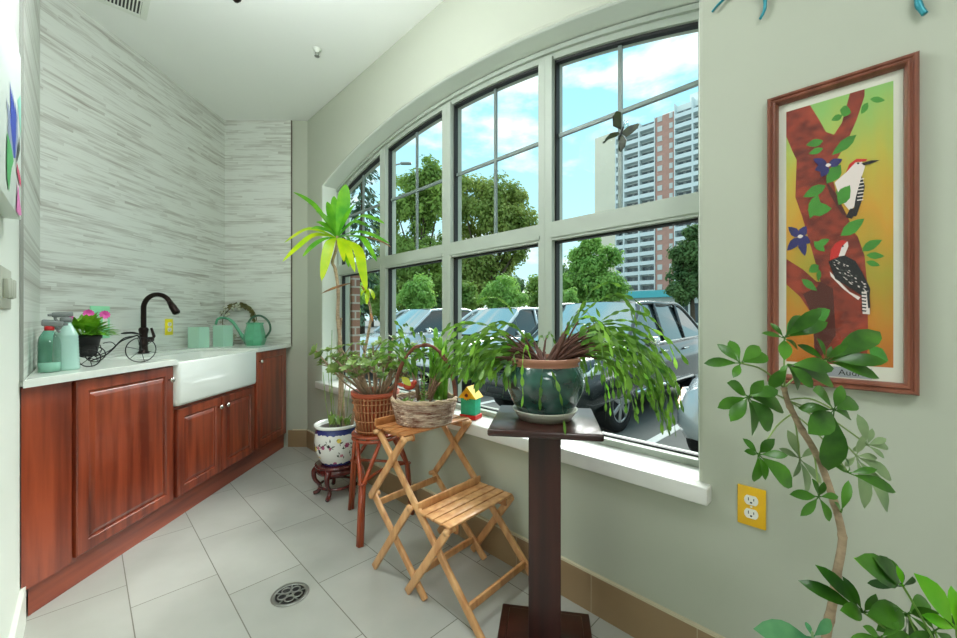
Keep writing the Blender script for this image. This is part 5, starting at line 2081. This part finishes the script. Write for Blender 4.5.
mq.build('pale_leaves', M_umbp, t, fixn=False)

# ---- low umbrella plant in the corner of the view
lb = Vector((.80, .585, 0))
t = thing('umbrella_plant', lb, 'low bushy umbrella plant with large bright leaves at the lower right corner', 'potted plant')
m = MB()
m.lathe([(0, 0), (.075, 0), (.08, .006), (.098, .16), (.108, .162), (.11, .185), (.10, .185), (.094, .165), (0, .16)], lb, 36)
m.build('pot', mat('tan clay pot', (166, 112, 84), rough=.6, var=.1, vscale=(12, 12, 12)), t)
m = MB()
m.lathe([(0, .162), (.094, .164), (.094, .1645), (0, .166)], lb, 24)
m.build('soil', M_soil, t)
z6 = lambda x, y: (740 + x / 4.41, 540 + y / 4.41)
ml, mp, mb_ = MB(), MB(), MB()
trunk2 = catmull([lb + Vector((0, 0, .16)), lb + Vector((-.01, .02, .30)), lb + Vector((-.02, .04, .42)), lb + Vector((-.01, .06, .50))], 5)
m = MB()
m.tube(trunk2, [.008 - .0002 * i for i in range(len(trunk2))], 9)
m.build('trunk', M_trunk, t)
h1, h2 = trunk2[-1], trunk2[8]
whorl(ml, mp, h1, z6(545, 320), [z6(*q) for q in ((255, 178), (450, 158), (600, 236), (700, 300), (440, 310), (330, 108))], .68, .05, .30)
whorl(ml, mp, h1, z6(720, 205), [z6(*q) for q in ((505, 82), (585, 76), (690, 110), (655, 80), (760, 160), (560, 190))], .66, .05, .34)
whorl(mb_, mp, h1, z6(955, 395), [z6(*q) for q in ((765, 145), (930, 200), (1010, 250), (800, 330), (1100, 330))], .62, .03, .34)
whorl(ml, mp, h2, z6(740, 325), [z6(*q) for q in ((600, 400), (680, 440), (860, 430), (880, 320), (820, 260), (620, 270), (760, 470), (560, 330))], .68, .05, .36)
whorl(ml, mp, h2, z6(620, 430), [z6(*q) for q in ((480, 440), (540, 380), (700, 360), (760, 440), (560, 520))], .64, .04, .34)
whorl(ml, mp, h2, z6(860, 400), [z6(*q) for q in ((740, 440), (800, 330), (960, 330), (940, 480), (800, 500))], .66, .04, .36)
whorl(mb_, mp, h1, z6(720, 205), [z6(*q) for q in ((690, 112), (500, 78))], .64, .02, .36)
mp.build('petioles', mat('green petiole light', (120, 160, 70), rough=.5), t)
ml.build('leaves', M_umb, t, fixn=False)
mb_.build('bright_leaves', leafmat('bright umbrella leaf', (70, 176, 24), (140, 206, 50), .4, .3, (9, 9, 9)), t, fixn=False)
sb = Vector((.60, .62, 0))
t = thing('umbrella_plant', sb, 'small blue green umbrella plant at the bottom edge, left of the bare trunk', 'potted plant')
m = MB()
m.lathe([(0, 0), (.065, 0), (.07, .006), (.084, .14), (.092, .142), (.094, .162), (.086, .162), (.08, .145), (0, .14)], sb, 32)
m.build('pot', mat('dark clay pot', (92, 60, 48), rough=.6), t)
ml, mp = MB(), MB()
st_ = catmull([sb + Vector((0, 0, .14)), sb + Vector((-.01, .01, .35)), P(812, 640, .64)], 6)
m = MB()
m.tube(st_, .005, 8)
m.build('stem', M_trunk, t)
whorl(ml, mp, st_[-1], z6(320, 430), [z6(*q) for q in ((58, 392), (290, 360), (400, 350), (200, 440), (380, 470), (250, 520))], .64, .03, .34)
mp.build('petioles', mat('green petiole grey', (120, 150, 100), rough=.5), t)
ml.build('leaves', leafmat('blue green leaflet', (66, 130, 84), (112, 168, 116), .3, .35), t, fixn=False)
# ================================================================== OUTSIDE
GZ = -.25
M_asph = mat('asphalt', (112, 114, 110), rough=.9, var=.10, vscale=(3, 3, 3))
b = MB()
b.box(E(0, 152, GZ - .1), (420, 300, .2), rz=-pi / 4)
struct(b, 'ground_outside', M_asph, 'grey asphalt parking lot outside the window', 'parking lot', origin=E(0, 152, GZ))
b = MB()
b.box(E(0, 1.95, GZ + .06), (30, .62, .12), rz=-pi / 4, bev=.01)
struct(b, 'kerb_outside', mat('concrete kerb', (168, 166, 158), rough=.9, var=.05, vscale=(5, 5, 5)), 'low concrete kerb along the foot of the building', 'kerb', origin=E(0, 1.95, GZ))
M_line = mat('white road paint', (226, 228, 224), rough=.8)
LAB = {-1.74: 'white painted bay line between the dark car and the near silver car', -4.45: 'white painted bay line between the dark car and the white hatchback',
       -7.15: 'white painted bay line between the white hatchback and the far silver car'}
for p_ in (-1.74, -4.45, -7.15):
    b = MB()
    b.box(E(p_, 6.2, GZ + .003), (.10, 4.4, .006), rz=-pi / 4)
    tag(b.build('parking_line', M_line, origin=E(p_, 6.2, GZ)), LAB[p_], 'parking line', 'bay lines in the parking lot')

# ---- cars. local: x across (left -), y lengthwise with the nose at -y, z up
M_tyre = mat('tyre', (26, 26, 27), rough=.85)
M_rim = mat('alloy rim', (190, 194, 194), rough=.3, metal=.8)
M_cglass = mat('car glass', (40, 50, 50), rough=.06, metal=.1, coat=.8)
M_wind = mat('windscreen glass', (170, 182, 182), rough=.1, metal=.7, coat=.5)  # sky reflection put into the pale glass colour
M_lens = mat('lamp lens clear', (196, 204, 206), rough=.4)
M_amber = mat('amber lens', (232, 130, 24), rough=.4)
M_chrome = mat('chrome', (214, 216, 214), rough=.12, metal=1)
M_blackp = mat('black trim', (28, 29, 30), rough=.6)
M_tail = mat('tail lamp', (150, 20, 18), rough=.2, coat=.5)


def car(paint, label, pos, L=4.7, Wd=1.85, H=1.68, style='suv', amber=True):
    """root at the ground under the nose centre; nose points at -y (towards the building after rotation)"""
    t = thing('car', (0, 0, 0), label, 'car', 'cars in the parking lot')
    hw = Wd / 2
    zb = .30
    hood = .98 if style == 'suv' else .86
    belt = 1.02 if style == 'suv' else .92
    # stations: y, half width low, half width belt, z belt
    st = [(0.00, hw * .70, hw * .62, .62), (.06, hw * .86, hw * .78, .80), (.25, hw * .96, hw * .88, hood - .10), (.6, hw, hw * .93, hood - .03), (1.15, hw, hw * .95, hood + .02), (1.5, hw, hw * .96, belt),
          (2.6, hw, hw * .965, belt + .02), (3.6, hw, hw * .96, belt + .05), (L - .35, hw * .99, hw * .95, belt + .06), (L - .08, hw * .93, hw * .88, belt - .02), (L, hw * .86, hw * .8, .72)]
    secs = []
    for (y, a, c, z) in st:
        low = zb if .2 < y < L - .2 else zb + .06
        secs.append([(-a * .92, y, low), (-a, y, low + .12), (-a, y, low + (z - low) * .55), (-c, y, z - .05), (-c * .9, y, z), (0, y, z + .02),
                     (c * .9, y, z), (c, y, z - .05), (a, y, low + (z - low) * .55), (a, y, low + .12), (a * .92, y, low), (0, y, low)])
    m = MB()
    n = len(secs[0])
    vs = [p for s in secs for p in s]
    fs = [[i * n + j, i * n + (j + 1) % n, (i + 1) * n + (j + 1) % n, (i + 1) * n + j] for i in range(len(secs) - 1) for j in range(n)]
    fs += [list(range(n))[::-1], list(range((len(secs) - 1) * n, len(secs) * n))]
    m.add(vs, fs, 0, True)
    m.build('body', paint, t)
    # cabin: roof, pillars and glass
    y0, y1, y2, y3 = (1.25, 2.05, L - 1.0, L - .28) if style != 'sedan' else (1.35, 2.2, L - 1.55, L - .75)
    cw, rw = hw * .91, hw * .72
    zt = H
    m = MB()
    roof = [[(-rw * .94, y1 + .02, zt - .05), (-rw * .6, y1, zt - .01), (0, y1 - .02, zt), (rw * .6, y1, zt - .01), (rw * .94, y1 + .02, zt - .05)],
            [(-rw, (y1 + y2) / 2, zt - .03), (-rw * .6, (y1 + y2) / 2, zt + .02), (0, (y1 + y2) / 2, zt + .03), (rw * .6, (y1 + y2) / 2, zt + .02), (rw, (y1 + y2) / 2, zt - .03)],
            [(-rw * .94, y2, zt - .07), (-rw * .6, y2 + .02, zt - .03), (0, y2 + .04, zt - .02), (rw * .6, y2 + .02, zt - .03), (rw * .94, y2, zt - .07)]]
    vs = [p for s in roof for p in s]
    m.add(vs, [[i * 5 + j, i * 5 + j + 1, (i + 1) * 5 + j + 1, (i + 1) * 5 + j] for i in range(2) for j in range(4)], 0, True)
    for s in (-1, 1):
        m.tube(catmull([(s * cw * .98, y0 - .05, belt), (s * (rw + .06), y1 - .25, zt - .17), (s * rw * .96, y1, zt - .045), (s * rw, (y1 + y2) / 2, zt - .03), (s * rw * .96, y2, zt - .06), (s * cw * .97, y3, belt + .05)], 6), .034, 8)
        for yy in (2.45, 3.35):
            if yy < y2 + .2:
                m.tube([(s * cw * 1.0, yy, belt), (s * rw * 1.005, yy + .03, zt - .04)], .030, 8)
    m.build('roof', paint, t)
    m = MB()
    gl = [(-cw, y0, belt - .01), (-rw * .97, y1, zt - .05), (-rw * .97, y2, zt - .075), (-cw, y3, belt + .02)]
    gr = [(-x, y, z) for x, y, z in gl]
    m.poly(gl)
    m.poly(gr[::-1])
    m.poly([gl[3], gl[2], gr[2], gr[3]])
    m.build('windows', M_cglass, t)
    m = MB()
    k_ = 8
    lft = [(Vector(gl[0]).lerp(Vector(gl[1]), i / k_)) for i in range(k_ + 1)]
    rgt = [(Vector(gr[0]).lerp(Vector(gr[1]), i / k_)) for i in range(k_ + 1)]
    vs = [p for i in range(k_ + 1) for p in [lft[i].lerp(rgt[i], j / 6) + Vector((0, -.07 * (1 - (j / 3 - 1) ** 2), .04 * (1 - (j / 3 - 1) ** 2))) for j in range(7)]]
    m.add(vs, [[i * 7 + j, i * 7 + j + 1, i * 7 + 8 + j, i * 7 + 7 + j] for i in range(k_) for j in range(6)], 0, True)
    m.build('windscreen', M_wind, t)
    m = MB()   # bright belt line, sill moulding, handles
    for s in (-1, 1):
        m.tube([(s * hw * .955, 1.35, belt - .01), (s * hw * .972, 2.6, belt + .015), (s * hw * .965, L - .5, belt + .05)], .014, 6)
        for yy in (2.28, 3.2):
            m.box((s * hw * 1.0, yy, belt - .12), (.03, .2, .03), bev=.008)
    m.build('belt_moulding', M_chrome, t)
    m = MB()
    for s in (-1, 1):
        m.tube([(s * hw * 1.0, 1.3, .42), (s * hw * 1.0, L - 1.25, .42)], .028, 6)
    m.build('side_sill', M_chrome if style == 'suv' else M_blackp, t)
    for s in (-1, 1):
        m = MB()
        m.box((s * (hw + .07), 1.62, belt + .05), (.18, .11, .13), bev=.03)
        m.build('wing_mirror', M_chrome if style == 'suv' else paint, t)
    for s in (-1, 1):
        m = MB()
        q = lambda a, d, z: (s * a, d, z)
        m.prism([q(hw * .48, .045, hood - .27), q(hw * .84, .16, hood - .24), q(hw * .90, .42, hood - .12), q(hw * .62, .16, hood - .14)],
                [q(hw * .48, -.02, hood - .29), q(hw * .90, .10, hood - .26), q(hw * .955, .42, hood - .13), q(hw * .62, .12, hood - .11)])
        h_ = m.build('headlamp', M_lens, t)
        m = MB()
        m.prism([q(hw * .86, .16, hood - .235), q(hw * .91, .42, hood - .13), q(hw * .90, .40, hood - .22)], [q(hw * .92, .12, hood - .245), q(hw * .972, .43, hood - .135), q(hw * .965, .40, hood - .235)])
        m.build('turn_signal', M_amber if amber else M_lens, h_)
        m = MB()
        m.box((s * hw * .82, L - .07, belt - .14), (.22, .1, .3), bev=.03)
        m.build('tail_lamp', M_tail, t)
    m = MB()
    for z in (hood - .32, hood - .27, hood - .22):
        m.box((0, .015, z), (hw * .8, .08, .02), bev=.005)
    m.box((0, .03, .46), (hw * 1.1, .1, .10), bev=.02)
    m.build('grille', M_blackp, t)
    for s in (-1, 1):
        for yy in (.88, L - .92):
            R = .345
            Mr = Matrix.Rotation(s * pi / 2, 4, 'Y')
            m = MB()
            m.lathe([(R * .66, -.09), (R * .97, -.10), (R, -.06), (R, .06), (R * .97, .10), (R * .68, .105), (R * .66, .09)], (s * (hw - .11), yy, R), 32, M=Mr)
            w_ = m.build('wheel', M_tyre, t)
            m = MB()
            m.lathe([(R * .68, .02), (R * .68, .10), (R * .62, .098), (R * .60, .05)], (s * (hw - .11), yy, R), 28, M=Mr)
            for k in range(7):
                a = 2 * pi * k / 7
                m.bar((s * (hw - .018), yy, R), (s * (hw - .018), yy + cos(a) * R * .64, R + sin(a) * R * .64), .05, .03, (1, 0, 0), bev=.008)
            m.lathe([(0, .10), (.05, .10), (.06, .085), (0, .08)], (s * (hw - .11), yy, R), 16, M=Mr)
            m.build('rim', M_rim, w_)
            m = MB()
            m.lathe([(0, .02), (R * .66, .02), (R * .66, .03), (0, .03)], (s * (hw - .11), yy, R), 20, M=Mr)
            m.build('brake_shadow', M_black, w_)
    t.location = E(pos[0], pos[1], GZ)
    t.rotation_euler = (0, 0, -pi / 4)
    return t


def paint(name, col):
    return mat(name, col, rough=.22, coat=.8, metal=.35)


car(mat('dark grey paint', (34, 40, 41), rough=.2, coat=.7, metal=.1), 'dark grey car with chrome mirrors parked behind the spreading cactus', (-3.07, 3.72), 4.75, 1.86, 1.64, 'suv', False)
car(paint('silver paint', (176, 184, 188)), 'silver car with an amber corner light at the right edge of the window', (-.40, 3.58), 4.5, 1.8, 1.42, 'sedan')
car(paint('white silver paint', (214, 220, 222)), 'white hatchback parked outside the second window group', (-5.75, 4.3), 4.3, 1.78, 1.60, 'suv', False)
car(paint('pale silver paint', (190, 198, 202)), 'silver car seen through the farthest window group', (-8.5, 4.2), 4.4, 1.78, 1.62, 'suv', False)

# ---- apartment tower
M_conc = mat('beige concrete', (232, 222, 200), rough=.9, var=.03, vscale=(.2, .2, .2))
M_towerw = mat('pale tower wall', (240, 242, 238), rough=.9)
M_tbrick = mat('tower brick', (196, 148, 134), rough=.9, var=.06, vscale=(1, 1, 1))
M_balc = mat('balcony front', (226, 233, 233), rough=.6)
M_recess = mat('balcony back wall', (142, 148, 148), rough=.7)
M_twin = mat('tower window', (64, 78, 86), rough=.15, coat=.5)
TN = 115.0
FLH, NF_ = 2.8, 21
zt = GZ + FLH * NF_
t = thing('apartment_tower', E(-43, TN, GZ), 'tall apartment tower with rows of balconies and a brick strip', 'building')
m = MB()
m.box(E(-59.2, TN + 8, GZ + zt / 2), (6.8, 16, zt), rz=-pi / 4)
m.build('blank_wall', M_conc, t)
m = MB()
m.box(E(-49.8, TN + 9, GZ + zt / 2), (12.4, 14, zt), rz=-pi / 4)
m.box(E(-29.5, TN + 8.4, GZ + zt / 2 + .8), (18.5, 14, zt + 1.6), rz=-pi / 4)
m.box(E(-42, TN + 10, zt + 1.6), (5, 5, 4), rz=-pi / 4)
m.box(E(-33, TN + 9, zt + 3.2), (7, 6, 5), rz=-pi / 4)
m.build('wall', M_towerw, t)
m = MB()
m.box(E(-41.3, TN + 8, GZ + zt / 2), (5.0, 15.4, zt), rz=-pi / 4)
m.build('brick_strip', M_tbrick, t)
wins = MB()
for k in range(NF_):
    z = GZ + .3 + k * FLH
    wins.box(E(-42.6, TN + .25, z + 1.45), (1.3, .2, 1.5), rz=-pi / 4)
    wins.box(E(-39.6, TN + .25, z + 1.45), (.9, .2, 1.5), rz=-pi / 4)
wins.build('strip_windows', mat('pale tower window', (206, 210, 206), rough=.3), t)
bays = [(-55.6, -53.2), (-53.0, -48.6), (-48.4, -44.0), (-38.4, -34.0), (-33.8, -29.4), (-29.2, -24.8), (-24.6, -20.4)]
for (a, c) in bays:
    off = 0 if a < -40 else -.6
    back, fr, dark = MB(), MB(), MB()
    for k in range(NF_):
        z = GZ + k * FLH
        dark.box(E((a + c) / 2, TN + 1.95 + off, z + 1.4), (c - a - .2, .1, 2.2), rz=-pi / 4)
        fr.box(E((a + c) / 2, TN + 1.0 + off, z + .08), (c - a, 2.0, .18), rz=-pi / 4)
        fr.box(E((a + c) / 2, TN + .06 + off, z + .62), (c - a - .1, .08, .95), rz=-pi / 4)
        w_ = c - a
        for s in (.25, .68):
            back.box(E(a + w_ * s, TN + 1.87 + off, z + 1.25), (w_ * .26, .1, 1.9), rz=-pi / 4)
    for u in (a, c):
        fr.box(E(u, TN + 1.0 + off, GZ + zt / 2 + (.8 if off else 0)), (.22, 2.1, zt + (1.6 if off else 0)), rz=-pi / 4)
    g_ = fr.build('balcony_bay', M_balc, t)
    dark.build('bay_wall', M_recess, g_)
    back.build('bay_windows', M_twin, g_)
# low shop with the turquoise canopy
t = thing('low_shop', E(-24, 52, GZ), 'low white building with a turquoise canopy below the tower', 'building')
m = MB()
m.box(E(-20, 56, GZ + 2.2), (16, 6, 4.4), rz=-pi / 4)
m.build('wall', M_towerw, t)
m = MB()
m.box(E(-20, 52.6, GZ + 4.5), (16.6, 1.4, .9), rz=-pi / 4)
m.build('canopy', mat('turquoise metal', (96, 196, 206), rough=.5), t)
m = MB()
for k in range(8):
    m.box(E(-27 + k * 2, 52.95, GZ + 2.0), (1.6, .1, 2.4), rz=-pi / 4)
m.build('shop_windows', M_twin, t)

# ---- street lamp
lp_ = P(392, 318, 22)
t = thing('street_lamp', (lp_.x, lp_.y, GZ), 'grey street lamp rising above the trees outside', 'street lamp')
zt_ = P(392, 165, 22).z
m = MB()
m.tube([(lp_.x, lp_.y, GZ), (lp_.x, lp_.y, zt_ - .3)], [.10, .06], 10)
m.tube(catmull([(lp_.x, lp_.y, zt_ - .4), (lp_.x + .1, lp_.y, zt_ - .05), (lp_.x + .6, lp_.y - .1, zt_ + .05)], 5), .04, 8)
m.build('pole', M_steel, t)
m = MB()
m.box((lp_.x + .8, lp_.y - .12, zt_ + .04), (.6, .22, .12), bev=.04)
m.build('lamp_head', M_steel, t)

# ---- trees
M_bark = mat('tree bark', (86, 74, 60), rough=.95, var=.2, vscale=(4, 4, 4))


def crown(rnd, blobs, n, size, flat=1.0):
    """leafy crown: small folded leaf clusters spread over a set of (centre, radius) blobs"""
    m = MB()
    subs = []
    for c, r in blobs:
        for _ in range(20):
            d = Vector((rnd.gauss(0, 1), rnd.gauss(0, 1), rnd.gauss(0, .8))).normalized()
            subs.append((Vector(c) + d * r * rnd.uniform(.35, .82), r * rnd.uniform(.30, .50)))
    tot = sum(r ** 2 for _, r in subs)
    for c, r in subs:
        for _ in range(int(n * r * r / tot)):
            d = Vector((rnd.gauss(0, 1), rnd.gauss(0, 1), rnd.gauss(0, .75) + .1))
            d.normalize()
            p = c + d * r * (rnd.random() ** .45) * rnd.uniform(.8, 1.15)
            s = size * rnd.uniform(.6, 1.35)
            a = Vector((rnd.gauss(0, 1), rnd.gauss(0, 1), rnd.gauss(0, .6))).normalized()
            u = (a.cross(d + Vector((0, 0, .4)))).normalized()
            v = (d + Vector((rnd.uniform(-.8, .8), rnd.uniform(-.8, .8), .5))).normalized().cross(u)
            v.normalize()
            q = u.cross(v) * s * .2
            vs = [p - u * s, p - v * s * .6 + q, p + u * s, p + v * s * .6 + q]
            m.add(vs, [[0, 1, 2], [0, 2, 3]], 0, False)
    return m


def tree(cat, label, base, blobs, n, size, leafm, seed, trunk=.18, group='trees beyond the parking lot', name='tree'):
    rnd = random.Random(seed)
    t = thing(name, base, label, cat, group)
    m = MB()
    top = max(c[2] for c, r in blobs)
    b0 = Vector(base)
    lo = min(c[2] - r for c, r in blobs)
    mid = b0 + Vector((0, 0, max(.5, (lo - b0.z) * .8 + (top - b0.z) * .15)))
    m.tube([b0, b0.lerp(mid, .5) + Vector((.05, 0, 0)), mid], [trunk, trunk * .85, trunk * .7], 9)
    for c, r in blobs:
        m.tube(catmull([mid, mid.lerp(Vector(c), .5) + Vector((rnd.uniform(-.3, .3), 0, -.2)), Vector(c)], 4), [trunk * .5 - trunk * .05 * i for i in range(9)], 6)
    m.build('trunk', M_bark, t)
    crown(rnd, blobs, n, size).build('foliage', leafm, t, fixn=False)
    return t


M_tA = leafmat('maple foliage', (100, 136, 56), (172, 198, 100), .35, .6, (.5, .5, .5))
M_tB = leafmat('mixed foliage', (108, 138, 58), (176, 188, 100), .35, .6, (.4, .4, .4))
M_tC = leafmat('bright foliage', (112, 162, 72), (168, 206, 108), .38, .6, (.9, .9, .9))
M_tD = leafmat('dark foliage', (68, 104, 60), (118, 148, 84), .3, .6, (.7, .7, .7))
M_tE = leafmat('spruce foliage', (56, 90, 70), (108, 136, 106), .2, .7, (.6, .6, .6))


def blob(px_, py_, r_px, Y, dy=0.0):
    c = P(px_, py_, Y + dy)
    return (tuple(c), r_px * Y / F_PX)


def base_at(px_, Y):
    c = P(px_, 318, Y)
    return (c.x, c.y, GZ)


tree('tree', 'broad leafy tree filling the second window group', base_at(418, 33), [blob(*q, 33, d) for *q, d in ((430, 178, 22, 0), (408, 192, 22, .5), (397, 212, 18, -.5), (428, 212, 24, .5), (410, 245, 26, 0), (436, 250, 22, -.5), (440, 196, 14, .3), (395, 262, 22, .4), (386, 230, 14, .5), (420, 272, 26, 0), (398, 288, 20, .3), (440, 284, 18, -.3))], 30000, .16, M_tA, 1, .30)
tree('tree', 'great round tree with an olive tinted top, filling the third window group', base_at(490, 46), [blob(*q, 46, d) for *q, d in ((482, 194, 28, 0), (506, 200, 26, 1), (464, 204, 22, -1), (520, 220, 20, 0), (466, 240, 20, 1), (504, 230, 26, 2), (492, 215, 24, -2), (517, 250, 15, -1), (478, 268, 24, 0), (503, 266, 16, 1), (458, 272, 20, 0), (532, 234, 8, 0), (462, 184, 11, 1), (486, 286, 20, 0), (462, 292, 18, 0))], 30000, .21, M_tB, 2, .45)
tree('tree', 'bright green cone shaped tree left of the tower', base_at(590, 24), [blob(*q, 24, d) for *q, d in ((590, 244, 13, 0), (580, 260, 17, .4), (604, 260, 16, -.3), (592, 277, 26, 0), (571, 285, 17, .5), (614, 286, 17, -.4), (592, 300, 28, .3))], 20000, .105, M_tC, 3, .16)
tree('tree', 'dark green tree covering the right foot of the tower', base_at(692, 22), [blob(*q, 22, d) for *q, d in ((694, 234, 14, 0), (684, 252, 16, .3), (704, 256, 18, 0), (690, 274, 20, .3), (708, 284, 20, -.3), (682, 292, 16, 0), (722, 262, 18, 0))], 20000, .105, M_tD, 4, .16)
# spruce with sagging branches in the farthest window
rnd = random.Random(6)
t = thing('spruce_tree', base_at(362, 26), 'tall blue green spruce seen through the farthest window group', 'tree', 'trees beyond the parking lot')
b0 = Vector(base_at(362, 26))
H_ = P(362, 120, 26).z - GZ
m = MB()
m.tube([b0, b0 + Vector((0, 0, H_))], [.2, .03], 8)
m.build('trunk', M_bark, t)
m = MB()
for k in range(34):
    z = H_ * (.12 + .86 * k / 34)
    R_ = .4 + 2.3 * (1 - k / 34)
    for j in range(7):
        a = rnd.uniform(0, 2 * pi)
        e_ = Vector((cos(a), sin(a), -.22))
        p0 = b0 + Vector((0, 0, z))
        for s in range(int(5 + R_ * 6)):
            f_ = rnd.uniform(.15, 1)
            p = p0 + e_ * R_ * f_ + Vector((rnd.uniform(-.16, .16), rnd.uniform(-.16, .16), rnd.uniform(-.16, .05)))
            leaf(m, p, p + (e_ + Vector((rnd.uniform(-.6, .6), rnd.uniform(-.6, .6), -.4))).normalized() * rnd.uniform(.3, .5), .16, n=2)
m.build('foliage', M_tE, t, fixn=False)
# shrubs along the far edge
for i, (px_, py_, r_, Y, lab) in enumerate(((348, 290, 15, 17, 'round green shrub behind the far silver car'), (383, 292, 11, 20, 'small green shrub at the left end of the lot, by the window mullion'),
                                            (416, 290, 17, 18, 'wide green shrub behind the white hatchback'), (462, 293, 15, 24, 'green shrub under the great round tree'),
                                            (502, 290, 19, 17.5, 'broad light green shrub above the spreading cactus'), (543, 294, 13, 24, 'small green shrub beside the window mullion, near the cone shaped tree'),
                                            (566, 299, 12, 17, 'low green shrub at the foot of the cone shaped tree'))):
    c = base_at(px_, Y)
    tree('shrub', lab, c, [blob(px_, py_, r_, Y), blob(px_ - r_ * .6, py_ + 8, r_ * .75, Y, .3), blob(px_ + r_ * .6, py_ + 8, r_ * .75, Y, -.3), blob(px_, py_ + 18, r_, Y)],
         4200, .085 * Y / 19, (M_tC, M_tA)[i % 2], 40 + i, .07, 'shrubs along the edge of the lot', 'shrub')

# distant trees closing the view below the crowns
for i, (px_, py_, r_, Y, lab) in enumerate(((372, 282, 20, 62, 'distant tree far behind the blue green spruce'), (404, 280, 22, 70, 'distant tree low behind the broad leafy tree'),
                                            (440, 282, 20, 62, 'distant tree between the two biggest trees'), (470, 282, 20, 72, 'distant tree low behind the great round tree'),
                                            (506, 288, 17, 64, 'distant tree under the right half of the great round tree'), (540, 288, 15, 72, 'distant tree just left of the cone shaped tree'),
                                            (566, 280, 17, 64, 'distant tree peeping out beside the cone shaped tree'))):
    c = base_at(px_, Y)
    tree('tree', lab, c, [blob(px_, py_, r_, Y), blob(px_ - r_ * .5, py_ + 9, r_ * .8, Y, 1), blob(px_ + r_ * .5, py_ + 9, r_ * .8, Y, -1), blob(px_, py_ + 20, r_ * .9, Y)],
         4500, .32, (M_tD, M_tA)[i % 2], 70 + i, .3)
